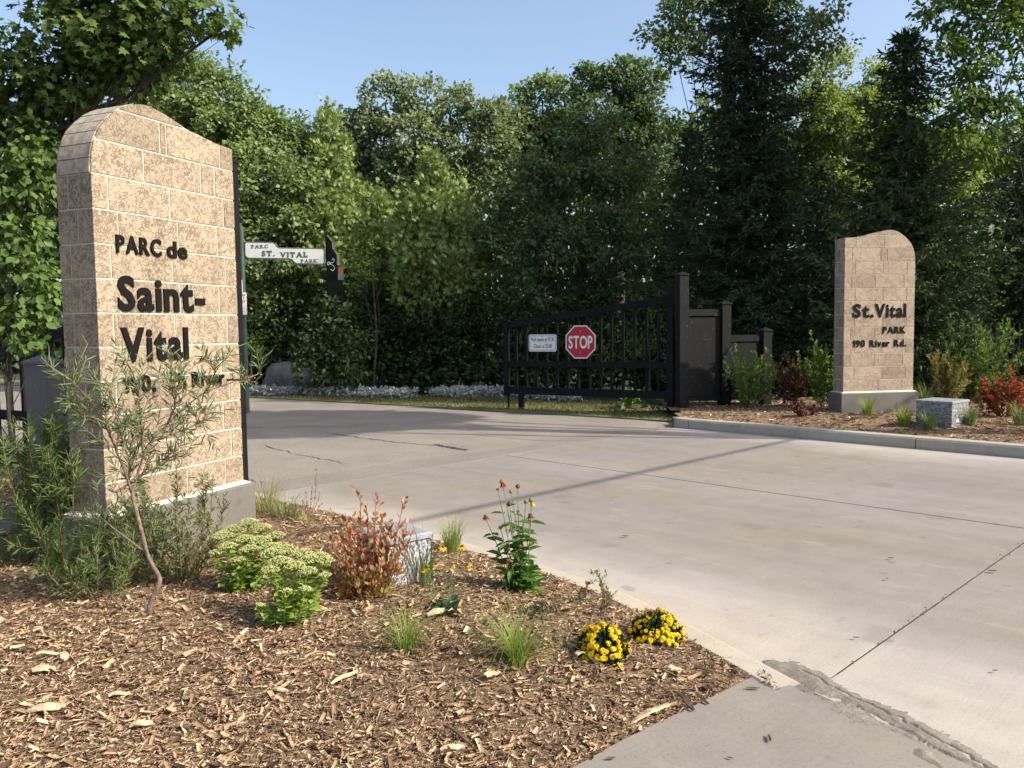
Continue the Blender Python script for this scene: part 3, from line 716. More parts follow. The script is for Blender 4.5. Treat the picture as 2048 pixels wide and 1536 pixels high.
# ================================================================== stone sign pillars
W_P, T_P, CH = 1.165, 0.28, 0.2
TOPU = [0, .004, .012, .025, .04, .077, .132, .194, .25, .30, .36, .41, .47, .55, .62, .69, .78, .87, 1.0, 1.165]
TOPZ = [2.0, 2.06, 2.12, 2.17, 2.21, 2.275, 2.335, 2.39, 2.425, 2.45, 2.468, 2.475, 2.472, 2.458, 2.440, 2.42, 2.40, 2.383, 2.362, 2.352]
def topz(u): return np.interp(u, TOPU, TOPZ)
def pillar(name, loc, ang, mirror, stone, joints, label, ends, group):
    root = empty(name, loc, ang, label, 'sign pillar', group)
    zb = 0.0
    tz = (lambda x: topz(W_P - x)) if mirror else topz
    # core of mortar, a little inside the stone faces
    e = 0.004
    us = np.unique(np.concatenate([np.array(TOPU), np.linspace(0, W_P, 40)]))
    if mirror: us = np.sort(W_P - us)
    us2 = np.clip(us, e, W_P - e)
    core = [(W_P - e, 0.0), (e, 0.0)] + [(u, float(tz(u)) - e) for u in us2]
    mb = MB(); mb.prism(core, e, T_P - e); mb.build('mortar_core', M_MORTAR, root)
    # concrete plinth
    mb = MB(); a, hgt, c = 0.055, 0.0, 0.012
    z0, z1 = -0.62, 0.0
    vs = [(-a, -a, z0), (W_P + a, -a, z0), (W_P + a, T_P + a, z0), (-a, T_P + a, z0), (-a, -a, z1 - c), (W_P + a, -a, z1 - c), (W_P + a, T_P + a, z1 - c), (-a, T_P + a, z1 - c),
          (-a + c, -a + c, z1), (W_P + a - c, -a + c, z1), (W_P + a - c, T_P + a - c, z1), (-a + c, T_P + a - c, z1)]
    mb.add(vs, [(3, 2, 1, 0), (0, 1, 5, 4), (1, 2, 6, 5), (2, 3, 7, 6), (3, 0, 4, 7), (4, 5, 9, 8), (5, 6, 10, 9), (6, 7, 11, 10), (7, 4, 8, 11), (8, 9, 10, 11)])
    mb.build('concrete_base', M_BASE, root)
    mb = MB(); i0, i1 = 0.004, -a + c + .004
    R0 = [(i1, i1), (W_P - i1, i1), (W_P - i1, T_P - i1), (i1, T_P - i1)]; R1 = [(-.003, -.003), (W_P + .003, -.003), (W_P + .003, T_P + .003), (-.003, T_P + .003)]
    mb.add([(x, y, .0015) for x, y in R0] + [(x, y, .022) for x, y in R1], [(q, (q + 1) % 4, (q + 1) % 4 + 4, q + 4) for q in range(4)]); mb.build('mortar_wash', M_MORTAR, root)
    g = 0.0055
    for k in range(13):
        w0, w1 = k * CH + (0.008 if k == 0 else g), (k + 1) * CH - g
        js = [0.0] + joints(k) + [W_P]
        f = ends(k) * T_P
        for layer, (ya, yb) in enumerate(((0.0, f - g), (f + g, T_P))):
            jj = js if layer == 0 else [0.0, W_P * 0.33 + 0.08 * (k % 2), W_P * 0.7, W_P]
            for i in range(len(jj) - 1):
                ua = jj[i] + (g if i else 0); ub = jj[i + 1] - (g if i < len(jj) - 2 else 0)
                if ub - ua < 0.01: continue
                uu = np.unique(np.clip(np.concatenate([[ua, ub], us]), ua, ub)); tt = tz(uu)
                if tt.max() < w0 + 0.012: continue
                ok = tt > w0 + 0.004
                if not ok.all():
                    fine = np.linspace(ua, ub, 80); good = fine[tz(fine) > w0 + 0.004]
                    if len(good) < 2: continue
                    ua2, ub2 = good[0], good[-1]; uu = np.unique(np.clip(np.concatenate([[ua2, ub2], us]), ua2, ub2)); tt = tz(uu)
                poly = [(uu[-1], w0), (uu[0], w0)] + [(u, float(min(w1, t))) for u, t in zip(uu, tt)]
                clean = [poly[0]]
                for q in poly[1:]:
                    if abs(q[0] - clean[-1][0]) + abs(q[1] - clean[-1][1]) > 1e-4: clean.append(q)
                if abs(clean[-1][0] - clean[0][0]) + abs(clean[-1][1] - clean[0][1]) < 1e-4: clean.pop()
                # front arris slightly eased: inset ring 1.5 mm proud
                mb = MB(); pr = rng.uniform(0, 0.0016)
                mb.prism(clean, ya - (pr if layer == 0 else 0), yb + (pr if layer else 0)); mb.build('stone_block', stone, root)
    # coping stones round the curved shoulder
    su = np.interp(np.linspace(0, 1, 200), np.linspace(0, 1, len(TOPU)), TOPU); sz = topz(su)
    arc = np.concatenate([[0], np.cumsum(np.hypot(np.diff(su), np.diff(sz)))])
    total = float(np.interp(0.33, su, arc)); nst = 7
    for i in range(nst):
        s0 = total * i / nst + 0.0035; s1 = total * (i + 1) / nst - 0.0035
        ss = np.linspace(s0, s1, 4); U = np.interp(ss, arc, su); Z = np.interp(ss, arc, sz)
        du = np.gradient(U); dz = np.gradient(Z); ln = np.hypot(du, dz); nu, nz = -dz / ln, du / ln
        o = 0.0035 + rng.uniform(0, .002)
        outer = [(u + a * o, z + b * o) for u, z, a, b in zip(U, Z, nu, nz)]; inner = [(u - a * .012, z - b * .012) for u, z, a, b in zip(U, Z, nu, nz)]
        poly = outer + inner[::-1]
        if mirror: poly = [(W_P - x, z) for x, z in poly][::-1]
        mb = MB(); mb.prism(poly[::-1], 0.012, T_P - 0.012); mb.build('coping_stone', M_COPING, root)
    return root
ZB_L, ZB_R = 0.43, 0.465
jL = lambda k: {10: [.383, .858, .987], 11: [.519, .572, 1.044], 12: [0.72]}.get(k, [.111, .583, 1.061] if k % 2 else [.173, .639, .992])
jR = lambda k: {0: [.575, .965], 10: [.12, .59, .70], 11: [.18, .65], 12: [.55]}.get(k, [.175, .638, 1.03] if k % 2 else [.108, .506, .982])
PL = pillar('stone_sign_pillar', (-2.39, 4.785, ZB_L), math.radians(67), False, M_STONE_L, jL,
            'tall mottled limestone pillar lettered PARC de Saint-Vital behind the thorny shrub', lambda k: 0.70 if k % 2 else 0.45, 'stone entrance sign pillars')
PR = pillar('stone_sign_pillar', (5.059, 12.569, ZB_R), 0.1536, True, M_STONE_R, jR,
            'limestone pillar lettered St. Vital Park standing in the bed behind the kerb', lambda k: 0.72 if k % 2 else 0.46, 'stone entrance sign pillars')
LK = dict(mat=M_LETTER, y=-0.0025, thick=0.009)
lettering(PL, 'PARC', .146, .488, 1.99 - ZB_L, .103, bold=.028, gap=.07, **LK)
lettering(PL, 'de', .535, .703, 1.99 - ZB_L, .103, bold=.028, gap=.07, **LK)
lettering(PL, 'Saint-', .142, .846, 1.652 - ZB_L, .20, bold=.032, gap=.06, **LK)
lettering(PL, 'Vital', .150, .683, 1.345 - ZB_L, .20, bold=.032, gap=.06, **LK)
lettering(PL, '190,', .150, .400, 1.152 - ZB_L, .098, bold=.026, gap=.07, **LK)
lettering(PL, 'ch', .520, .650, 1.152 - ZB_L, .098, bold=.026, gap=.08, **LK)
lettering(PL, 'River', .705, 1.004, 1.152 - ZB_L, .098, bold=.026, gap=.08, **LK)
lettering(PR, 'St.', .136, .485, 1.622 - ZB_R, .20, bold=.034, gap=.06, **LK)
lettering(PR, 'Vital', .502, 1.024, 1.622 - ZB_R, .20, bold=.034, gap=.06, **LK)
lettering(PR, 'PARK', .639, 1.022, 1.372 - ZB_R, .10, bold=.028, gap=.08, **LK)
lettering(PR, '190', .140, .345, 1.168 - ZB_R, .103, bold=.028, gap=.08, **LK)
lettering(PR, 'River', .425, .755, 1.168 - ZB_R, .103, bold=.028, gap=.09, **LK)
lettering(PR, 'Rd.', .832, 1.030, 1.168 - ZB_R, .103, bold=.028, gap=.09, **LK)
# ================================================================== gates, fence posts and panels
def post(loc, rz, w, h, label, mat=None, group='square fence posts with pyramid caps', cap=0.05):
    r = empty('gate_post', loc, rz, label, 'post', group); m_ = mat or M_POST
    mb = MB(); mb.box(-w / 2, w / 2, -w / 2, w / 2, -0.3, h); mb.build('post_shaft', m_, r)
    o = w / 2 + 0.014
    mb = MB(); mb.add([(-o, -o, h), (o, -o, h), (o, o, h), (-o, o, h), (-o, -o, h + .018), (o, -o, h + .018), (o, o, h + .018), (-o, o, h + .018), (0, 0, h + .018 + cap)],
                      [(3, 2, 1, 0), (0, 1, 5, 4), (1, 2, 6, 5), (2, 3, 7, 6), (3, 0, 4, 7), (4, 5, 8), (5, 6, 8), (6, 7, 8), (7, 4, 8)])
    mb.build('post_cap', m_, r); return r
def gate(name, p0, p1, ztop0, ztop1, zmid, zbot, label, nbars, leg=True):
    """leaf from hinge p0 to free end p1; local x runs along the leaf"""
    p0 = np.array(p0, float); p1 = np.array(p1, float); d = p1 - p0; Lg = float(np.linalg.norm(d)); rz = math.atan2(d[1], d[0])
    r = empty(name, (p0[0], p0[1], 0), rz, label, 'gate', 'black steel entrance gate leaves')
    t = 0.05
    mb = MB(); mb.box(-.055, .055, -.05, .05, 0.06, ztop0 + 0.22); mb.build('hinge_stile', M_BLACK, r)
    mb = MB(); mb.box(Lg - .045, Lg + .045, -.045, .045, zbot - .10, ztop1 + 0.07); mb.build('end_stile', M_BLACK, r)
    zt = lambda x: ztop0 + (ztop1 - ztop0) * x / Lg
    mb = MB(); pts = [(x, 0, zt(x)) for x in np.linspace(.056, Lg - .046, 7)]
    for a, b in zip(pts, pts[1:]): mb.bar(a, b, 0.07, 0.11)
    mb.build('top_rail', M_BLACK, r)
    mb = MB(); mb.box(.056, Lg - .046, -.034, .034, zmid - .05, zmid + .05); mb.build('middle_rail', M_BLACK, r)
    mb = MB(); mb.box(.056, Lg - .046, -.036, .036, zbot - .065, zbot + .065); mb.build('bottom_rail', M_BLACK, r)
    for i in range(nbars):
        x = Lg * (i + 1) / (nbars + 1)
        mb = MB(); mb.box(x - .021, x + .021, -.021, .021, zbot + .066, zmid - .051); mb.box(x - .021, x + .021, -.021, .021, zmid + .051, zt(x) - .054); mb.build('bar', M_BLACK, r)
    if leg:
        mb = MB(); mb.box(Lg - .36, Lg - .27, -.045, .045, -0.06, zbot - .066); mb.build('support_leg', M_BLACK, r)
        mb = MB(); mb.tube([(Lg - .03, 0, zbot - .4), (Lg - .03, 0, zbot - .1)], .02, 8); mb.build('drop_bolt', M_BLACK, r)
    for z in (zbot + .3, ztop0 - .15):
        mb = MB(); mb.bar((-.12, 0, z), (-.056, 0, z), .05, .09); mb.build('hinge', M_BLACK, r)
    return r
def panel(p0, p1, z0, z1, label, rail=0.11, gap=0.03, M_POST=None):
    M_POST = M_POST or globals()['M_POST']
    p0 = np.array(p0, float); p1 = np.array(p1, float); d = p1 - p0; Lp = float(np.linalg.norm(d)); rz = math.atan2(d[1], d[0])
    r = empty('fence_panel', (p0[0], p0[1], 0), rz, label, 'fence panel', 'solid fence panels between posts')
    mb = MB(); mb.box(0.085, Lp - 0.085, -.035, .035, z1 - rail, z1); mb.build('top_rail', M_POST, r)
    mb = MB(); mb.box(0.086, Lp - 0.086, -.012, .012, z0 + .06, z1 - rail - gap); mb.build('sheet', M_POST, r)
    mb = MB(); mb.box(0.085, Lp - 0.085, -.03, .03, z0, z0 + .055); mb.build('bottom_rail', M_POST, r)
    return r
# right-hand side
gd = np.array([-0.70, 0.714]); H0 = np.array([2.84, 13.75]); fd = np.array([math.cos(0.30), math.sin(0.30)])
post((*H0, 0.0), 0.30, 0.165, 2.36, 'tallest black square gate post with pyramid cap beside the open gate')
q1 = H0 + fd * 0.80; q2 = H0 + fd * 1.60
post((*q1, 0.0), 0.30, 0.165, 1.88, 'middle-height black square post between the two dark panels')
post((*q2, 0.0), 0.30, 0.165, 1.42, 'shortest black square post just left of the St. Vital Park pillar')
panel(H0, q1, 0.28, 1.80, 'taller dark solid panel next to the tallest gate post')
panel(q1, q2, 0.28, 1.36, 'lower dark solid panel behind the leafy shrub')
hinge = H0 + gd * 0.20 + np.array([-0.02, 0]); tip = G(1038, 815, 0.05)[:2] + np.array([-0.22, 0.25])
RG = gate('entrance_gate', hinge, tip, 1.98, 1.58, 0.86, 0.36, 'open black barred gate with sloping top carrying the STOP sign', 14)
GL = float(np.linalg.norm(tip - hinge))
# low picket fence in the trees on the far right
r = empty('picket_fence', (7.6, 16.0, 0), 0.12, 'dark picket fence among the trees right of the pillar', 'fence')
for z in (0.35, 1.25):
    mb = MB(); mb.box(0, 5.2, -.02, .02, z, z + .05); mb.build('rail', M_BLACK, r)
pk = MB(); pk.box(-.012, .012, -.035, -.021, 0.05, 1.5); pk = pk.mesh('picket', M_BLACK)
for i in range(42):
    o = link('picket', pk, r); o.location = (0.06 + i * 0.124, 0, 0)
# left-hand side
p3 = np.array([-3.40, 5.98]); ld = np.array([0.39, 0.92])
la = math.atan2(ld[1], ld[0])
post((*p3, 0.0), la + 0.25, 0.165, 1.30, 'sunlit-toned grey square post with pyramid cap behind the left pillar', M_POSTL)
panel(p3, p3 + ld * 0.85, 0.05, 1.26, 'sunlit-toned grey panel running from the capped post to behind the left pillar', 0.30, 0.055, M_POSTL)
post((*(p3 + ld * 0.85), 0.0), la, 0.165, 1.8, 'taller sunlit-toned grey post hidden behind the left limestone pillar', M_POSTL)
gate('entrance_gate', (-2.95, 7.45), (-6.9, 9.65), 1.86, 1.02, 0.66, 0.2, 'black barred gate with sloping top rail left of the tall limestone pillar', 17, leg=False)
# slim steel post at the far end of the left pillar
base = D(474, 640, 6.12); r = empty('steel_post', (base[0], base[1], 0), math.radians(67), 'slim black steel post against the far edge of the left pillar', 'post')
mb = MB(); mb.box(-.03, .03, -.03, .03, -.1, 2.74); mb.build('shaft', M_BLACK, r)
mb = MB(); mb.box(-.036, .036, -.036, .036, 2.741, 2.765); mb.build('cap', M_BLACK, r)
# ================================================================== signs
def disc_poly(n, r, cx=0, cz=0, a0=0.0): return [(cx + r * math.cos(a0 + 2 * math.pi * i / n), cz + r * math.sin(a0 + 2 * math.pi * i / n)) for i in range(n)]
def rrect(x0, x1, z0, z1, r, k=4):
    out = []
    for cx, cz, a in ((x1 - r, z0 + r, -90), (x1 - r, z1 - r, 0), (x0 + r, z1 - r, 90), (x0 + r, z0 + r, 180)):
        for i in range(k + 1):
            t = math.radians(a + 90 * i / k); out.append((cx + r * math.cos(t), cz + r * math.sin(t)))
    return out
def plate(parent, name, poly, y0, y1, mat):
    mb = MB(); mb.prism(poly, y0, y1); return mb.build(name, mat, parent)
# on the open gate: the signs face the camera side of the leaf
gate_rz = RG.rotation_euler.z
def on_gate(px, py, off=0.07):
    """point on the gate plane seen at this pixel"""
    d2 = np.array([math.cos(gate_rz), math.sin(gate_rz)]); n2 = np.array([d2[1], -d2[0]])
    if n2[1] > 0: n2 = -n2
    o = hinge + n2 * off; v = ray(px, py); t = ((o - CAMP[:2]) @ n2) / (v[:2] @ n2); return CAMP + v * t
c = on_gate(1161, 684, 0.075); srz = gate_rz + math.pi
Ru = 0.318
r = empty('stop_sign', tuple(c), srz + 0.02, 'red octagonal STOP sign with white border fixed on the open gate', 'road sign')
oc = lambda rr: disc_poly(8, rr, 0, 0, math.radians(22.5))
plate(r, 'white_border', oc(Ru), 0.0, 0.004, M_WHITE)
plate(r, 'red_face', oc(Ru * 0.93), -0.003, -0.0005, M_RED)
lettering(r, 'STOP', -.235, .235, -.11, .22, M_WHITE, y=-0.0035, thick=0.002, bold=0.022, gap=0.05)
for z in (.19, -.19):
    mb = MB(); mb.tube([(0, -.007, z), (0, -.003, z)], .011, 8); mb.build('bolt', M_GALV, r)
for z in (-.225, .175):
    mb = MB(); mb.box(-.03, .03, .0045, .045, z - .025, z + .025); mb.build('bracket', M_BLACK, r)
c = on_gate(1085, 686, 0.075)
r = empty('notice_sign', tuple(c), srz + 0.02, 'white notice on the gate with the park opening and closing times', 'notice')
hw, hh = 0.285, 0.155
plate(r, 'sign_face', rrect(-hw, hw, -hh, hh, .03), 0, .004, M_WHITE)
for (a, b, z0, z1) in ((-hw + .02, hw - .02, hh - .028, hh - .021), (-hw + .02, hw - .02, -hh + .021, -hh + .028), ):
    plate(r, 'border_line', [(a, z0), (b, z0), (b, z1), (a, z1)], -.0015, -.0003, M_PRINT)
for x in (-hw + .016, hw - .023):
    plate(r, 'border_line', [(x, -hh + .03), (x + .007, -hh + .03), (x + .007, hh - .03), (x, hh - .03)], -.0015, -.0003, M_PRINT)
LP = dict(mat=M_PRINT, y=-.0005, thick=.0015, gap=.09, space=.25, bold=.006)
lettering(r, 'Park opens at 07:30', -.235, .24, .032, .07, **LP)
lettering(r, 'Closes at 22:00', -.185, .195, -.09, .07, **LP)
for z in (.122, -.136):
    mb = MB(); mb.tube([(0, -.006, z), (0, -.0018, z)], .009, 8); mb.build('bolt', M_GALV, r)
mb = MB(); mb.box(-.03, .03, .0045, .045, -.1, -.05); mb.build('bracket', M_BLACK, r)

# park name sign hanging from a green pole
DS = 15.5; k = DS / F
c = D(570, 507, DS); r = empty('park_name_sign', tuple(c), -0.02, 'white stepped board reading PARC ST. VITAL PARK with green border', 'park sign')
sg = lambda px, py: ((px - 570) * k, -(py - 507) * k)
outl = [sg(*p) for p in ((489, 489), (492, 485), (546, 485), (551, 487), (555, 493), (559, 495), (645, 495), (649, 499), (649, 524), (645, 528), (592, 528), (587, 525), (583, 520), (578, 519), (495, 519), (489, 514))]
tilt = lambda q: (q[0], q[1] - q[0] * 0.035)
outl = [tilt(q) for q in outl][::-1]
ctr = np.mean(outl, axis=0)
plate(r, 'green_border', outl, 0.0, 0.05, M_SIGNTRIM)
def inset(poly, d):
    n = len(poly); out = []
    for i in range(n):
        p0, p1, p2 = (np.array(poly[j % n]) for j in (i - 1, i, i + 1))
        a = p1 - p0; b = p2 - p1; a /= np.linalg.norm(a); b /= np.linalg.norm(b)
        na = np.array([-a[1], a[0]]); nb = np.array([-b[1], b[0]]); mm = na + nb; mm /= np.linalg.norm(mm)
        out.append(tuple(p1 + mm * d / max(0.5, mm @ na)))
    return out
plate(r, 'white_face', inset(outl, 0.024), -0.006, -0.001, M_SIGNWHITE)
SL = dict(mat=M_SIGNGREEN, y=-.007, thick=.004, serif=True, name='letter')
def sgl(t, x0, x1, yb, h, **kw): lettering(r, t, (x0 - 570) * k, (x1 - 570) * k, -(yb - 507) * k - ((x0 + x1) / 2 - 570) * k * 0.035, h * k, bold=kw.pop('bold', .02), gap=.2, **SL)
sgl('PARC', 504, 537, 497.5, 6.6); sgl('ST.', 524, 550, 512.5, 10.2, bold=.045); sgl('VITAL', 561, 615, 514, 10.2, bold=.045); sgl('PARK', 602, 634, 524, 6.6)
pp = D(482.5, 507, DS); h = pp[2] + 0.48
mb = MB(); mb.tube([(pp[0] - c[0], 0.02, -c[2] - .1), (pp[0] - c[0], 0.02, h - c[2])], .045, 10); mb.build('pole', M_GREENPOST, r)
for (x0, z0, x1, z1) in ((pp[0] - c[0], .36, outl[-1][0] + .06, .21), (pp[0] - c[0], -.05, outl[-1][0] + .02, -.05), (pp[0] - c[0], -.2, outl[-1][0] + .05, -.1)):
    mb = MB(); pts = catmull([(x0, .02, z0), ((x0 + x1) / 2, .02, (z0 + z1) / 2 - .05), (x1, .02, z1)], 6); mb.tube(pts, .012, 6); mb.build('scroll_bracket', M_SIGNTRIM, r)
# two small plates on that pole
c = D(474, 572, DS - 0.06); r = empty('no_parking_sign', tuple(c), 0.0, 'small white no-parking plate with red circle on the green pole', 'road sign')
plate(r, 'sign_face', rrect(-.11, .105, -.11, .115, .012), 0, .004, M_WHITE)
ring = disc_poly(24, .078, 0, .03); rin = disc_poly(24, .060, 0, .03)
mb = MB()
for i in range(24):
    j = (i + 1) % 24; mb.add([(ring[i][0], -.002, ring[i][1]), (ring[j][0], -.002, ring[j][1]), (rin[j][0], -.002, rin[j][1]), (rin[i][0], -.002, rin[i][1])], [(0, 1, 2, 3)])
mb.build('red_circle', M_PINKRED, r)
lettering(r, 'P', -.024, .03, -.008, .075, M_PRINT, y=-.0008, thick=.0012, bold=.02)
mb = MB(); mb.bar((-.048, -.0032, .075), (.048, -.0032, -.015), .002, .014); mb.build('red_slash', M_PINKRED, r)
plate(r, 'arrow', [(.04, -.085), (.07, -.085), (.07, -.095), (.088, -.078), (.07, -.061), (.07, -.071), (.04, -.071)], -.002, -.0005, M_PRINT)
c = D(480, 608, DS - 0.06); r = empty('pet_warning_sign', tuple(c), 0.0, 'small white warning plate for pet owners with a black dog figure', 'notice')
plate(r, 'sign_face', rrect(-.115, .125, -.20, .215, .02), 0, .004, M_WHITE)
LW = dict(mat=M_PINKRED, y=-.0008, thick=.0014, gap=.1, bold=.03)
lettering(r, 'WARNING', -.095, .10, .145, .042, **LW); lettering(r, 'PET', -.03, .10, .085, .042, **LW); lettering(r, 'OWNERS', -.095, .10, .028, .042, **LW)
dog = [(-.03, -.055), (-.022, -.055), (-.02, -.03), (.02, -.03), (.022, -.055), (.03, -.055), (.03, -.01), (.045, .0), (.052, .014), (.03, .008), (-.028, .004), (-.045, .02), (-.04, -.008), (-.03, -.015)]
plate(r, 'dog_figure', [(x + .0, z) for x, z in dog], -.002, -.0005, M_PRINT)
for i, z in enumerate((-.09, -.115, -.14, -.165)):
    plate(r, 'print_line', [(-.08, z), (.085 - .03 * (i % 2), z), (.085 - .03 * (i % 2), z + .008), (-.08, z + .008)], -.002, -.0005, M_GREYPRINT)
# carved totem board beside the sign
c = D(668, 560, 20.2); base = (c[0], c[1], 0.0); r = empty('carved_board', base, 0.5, 'dark stepped wooden board with a white scroll and red-green end', 'carved post')
kk = 20.2 / F
q = lambda px, py: ((px - 668) * kk * 0.95, c[2] - (py - 560) * kk)
prof = [q(*p) for p in ((655, 800), (688, 800), (686, 600), (685, 540), (682, 533), (674, 530), (674, 512), (670, 504), (665, 499), (664, 484), (657, 477), (653, 473))]
plate(r, 'board', prof, -.05, .05, plain('dark_green_black_timber', (0.008, 0.010, 0.010), 0.8, var=0.3, spec=0.1))
M_WEATHLIT = plain('weathered_lit_timber', (0.26, 0.25, 0.22), 0.85, var=0.25, scale=20)  # weathered grey, with the sunlight on the board's edges put into the tone
edges = [((653.5, 473.5), (664, 484)), ((664.5, 485), (665.5, 499)), ((666, 500), (674, 511)), ((674.5, 512), (674.5, 529))]
for a, b in edges:
    A_, B_ = q(*a), q(*b); mb = MB(); mb.bar((A_[0] + .012, 0, A_[1] + .006), (B_[0] + .012, 0, B_[1]), .125, .03); mb.build('weathered_lit_edge', M_WEATHLIT, r)
x0, z1 = q(675.5, 534); x1, z0 = q(686, 547)
mb = MB(); mb.box(x0, x1 + .012, -.058, .058, z0, z1); mb.build('red_end', plain('faded_red_paint', (0.28, 0.08, 0.06), 0.7, var=0.15), r)
x2, z2 = q(686, 560)
mb = MB(); mb.box(x0, x2 + .012, -.0575, .0575, z2, z0 - .002); mb.build('green_end', plain('faded_green_paint', (0.12, 0.17, 0.14), 0.7, var=0.2), r)
pts = [q(*p) for p in ((663, 521), (666, 518), (668, 522), (665, 526), (660, 527), (655, 531), (653, 528), (657, 525), (661, 530), (667, 533), (668, 538), (664, 542), (660, 539))]
mb = MB(); mb.tube(catmull([(x, -.058, z) for x, z in pts], 5), .008, 6); mb.build('white_scroll', M_WHITE, r)
# ================================================================== trees
def leafy(clumps, cr, nper, T, Lr, wr, out_c, up=0.35, droop=0.0, flat=0.55):
    """leaves gathered in clumps: clumps (n,3), cr clump radius, out_c (n,3) outward directions"""
    n = len(clumps); idx = np.repeat(np.arange(n), nper); mm = len(idx)
    off = rng.normal(size=(mm, 3)); off *= (np.random.default_rng(3).uniform(0, 1, (mm, 1)) ** 0.4) / np.linalg.norm(off, axis=1, keepdims=True)
    off[:, 2] *= flat
    sc = cr * rng.uniform(0.6, 1.35, n)
    pos = clumps[idx] + off * sc[idx][:, None]
    o = unit(off + 0.35 * out_c[idx] + 1e-6)
    yd = unit(o * 0.9 + rdir(mm) * 0.8 + np.array([0, 0, -droop]))
    nr = unit(o * 0.75 + np.array([.18, -.10, up + .15]) + rdir(mm) * 0.5)
    L = rng.uniform(Lr[0], Lr[1], mm)
    return scatter(T, pos, yd, nr, L, L * wr)
def tree(name, label, base, lobes, mat, trunk_r, dens, nper, Lr, cr=0.32, T=T_DIAMOND, wr=0.6, bark=None, shell=0.5, group='trees behind the entrance', cat='tree', fork=None, limb=1.0, twigs=5, trunk_top=None, droop=0.15, flat=0.55, lean=None):
    """lobes: (centre xyz, rx, ry, rz)"""
    base = np.array(base, float)
    root = empty(name, tuple(base), 0, label, cat, group)
    Vs = []
    cl = []; ou = []; wood = MB()
    C = np.array([l[0] for l in lobes]); zc = C[:, 2].min()
    top = np.array(trunk_top, float) if trunk_top is not None else np.array([C[:, 0].mean() * .5 + base[0] * .5, C[:, 1].mean() * .5 + base[1] * .5, max(base[2] + 1.0, zc * 0.75 + C[:, 2].max() * 0.25)])
    mid = (base + top) / 2 + np.array([rng.normal(0, .12), rng.normal(0, .12), 0])
    path = catmull([base + np.array([0, 0, -.2]), base + (mid - base) * .4, mid, top], 4)
    wood.tube([p - base for p in path], [trunk_r * (1.25 - 0.65 * i / (len(path) - 1)) for i in range(len(path))], 9)
    for (c, rx, ry, rz) in lobes:
        c = np.array(c, float)
        n = max(6, int(dens * (rx * ry + ry * rz + rx * rz) * 4.2))
        d = rdir(n); rad = rng.uniform(shell, 1.0, n) ** 0.7
        rad *= 1 + 0.14 * np.sin(d[:, 0] * 5 + c[0]) * np.sin(d[:, 2] * 6 + c[2])
        rad = np.where(rng.uniform(size=n) < .10, rad * rng.uniform(1.1, 1.28, n), rad)
        p = c + d * np.array([rx, ry, rz]) * rad[:, None]
        hole = np.sin(p[:, 0] * 2.3 + c[0]) + np.sin(p[:, 1] * 2.1) + np.sin(p[:, 2] * 2.9 + c[2]) + rng.normal(0, .35, n)
        ok = hole > (-1.15 if rx > .6 else -9); p = p[ok]; d = d[ok]; n = len(p)
        cl.append(p); ou.append(d)
        # limb from the trunk into the lobe, twigs from there
        t = rng.uniform(0.45, 1.0); s = path[int(t * (len(path) - 1))]
        k = (s + c) / 2 + np.array([0, 0, -0.12 * np.linalg.norm(c - s)]) + rng.normal(0, .1, 3)
        r_l = limb * trunk_r * rng.uniform(.28, .42)
        lp = catmull([s, k, c], 4); wood.tube([q - base for q in lp], [r_l * (1 - .6 * i / (len(lp) - 1)) for i in range(len(lp))], 6)
        for j in rng.choice(n, min(n, twigs), replace=False):
            a = lp[rng.integers(len(lp) // 2, len(lp))]; e = p[j]
            kk = (a + e) / 2 + rng.normal(0, .08, 3)
            wood.tube([q - base for q in (a, kk, e)], [r_l * .35, r_l * .2, r_l * .07], 4)
    cl = np.concatenate(cl); ou = np.concatenate(ou)
    keep = cl[:, 2] > base[2] + 0.15
    V, Fc = leafy(cl[keep], cr, nper, T, Lr, wr, ou[keep], droop=droop, flat=flat)
    tn, cn = ('trunk', 'crown') if cat in ('tree', 'cedar') else ('stems', 'leaves')
    o1 = wood.build(tn, bark or M_BARK, root)
    o2 = link(cn, np_mesh(cn, V - base, Fc, mat), root)
    if cn == 'leaves': o1['kind'] = 'stuff'; o2['kind'] = 'stuff'
    return root
def LB(px, py, d, rpx, rpy=None, rd=None):
    c = D(px, py, d); k = d / F; rx = rpx * k; rz = (rpy or rpx) * k; return (c, rx, rd or (rx + rz) / 2, rz)
def ground_at(px, d, z=0.0):
    p = D(px, 700, d); return (p[0], p[1], z)

tree('oak_tree', 'broad rounded oak rising behind the left limestone pillar', ground_at(470, 23), [LB(300, 185, 22, 95), LB(375, 190, 22.5, 90), LB(445, 225, 22, 85), LB(500, 275, 22.5, 85), LB(560, 300, 23, 80), LB(620, 315, 23, 65), LB(400, 320, 21.5, 110), LB(520, 390, 21.5, 105), LB(600, 420, 22.5, 85), LB(450, 470, 22, 95), LB(330, 420, 22, 100), LB(540, 510, 22, 85)],
     L_OAK, .22, 7.5, 34, (.09, .16), .30, limb=.6, wr=.7)
tree('oak_tree', 'tall spreading oak in the middle of the tree line with sky gaps', ground_at(850, 29), [LB(770, 205, 28, 48), LB(850, 195, 28, 45), LB(905, 215, 28.5, 42), LB(965, 235, 28, 42), LB(735, 265, 28, 42), LB(820, 275, 27.5, 55), LB(900, 300, 28, 50), LB(985, 300, 28, 48), LB(780, 350, 28, 60), LB(880, 380, 28, 70), LB(960, 370, 28.5, 60), LB(1010, 250, 29, 40), LB(700, 262, 28, 40), LB(690, 325, 28, 50), LB(720, 400, 28, 60)],
     L_OAK2, .3, 6.0, 34, (.11, .19), .36, limb=.6, wr=.7, bark=M_BARKD)
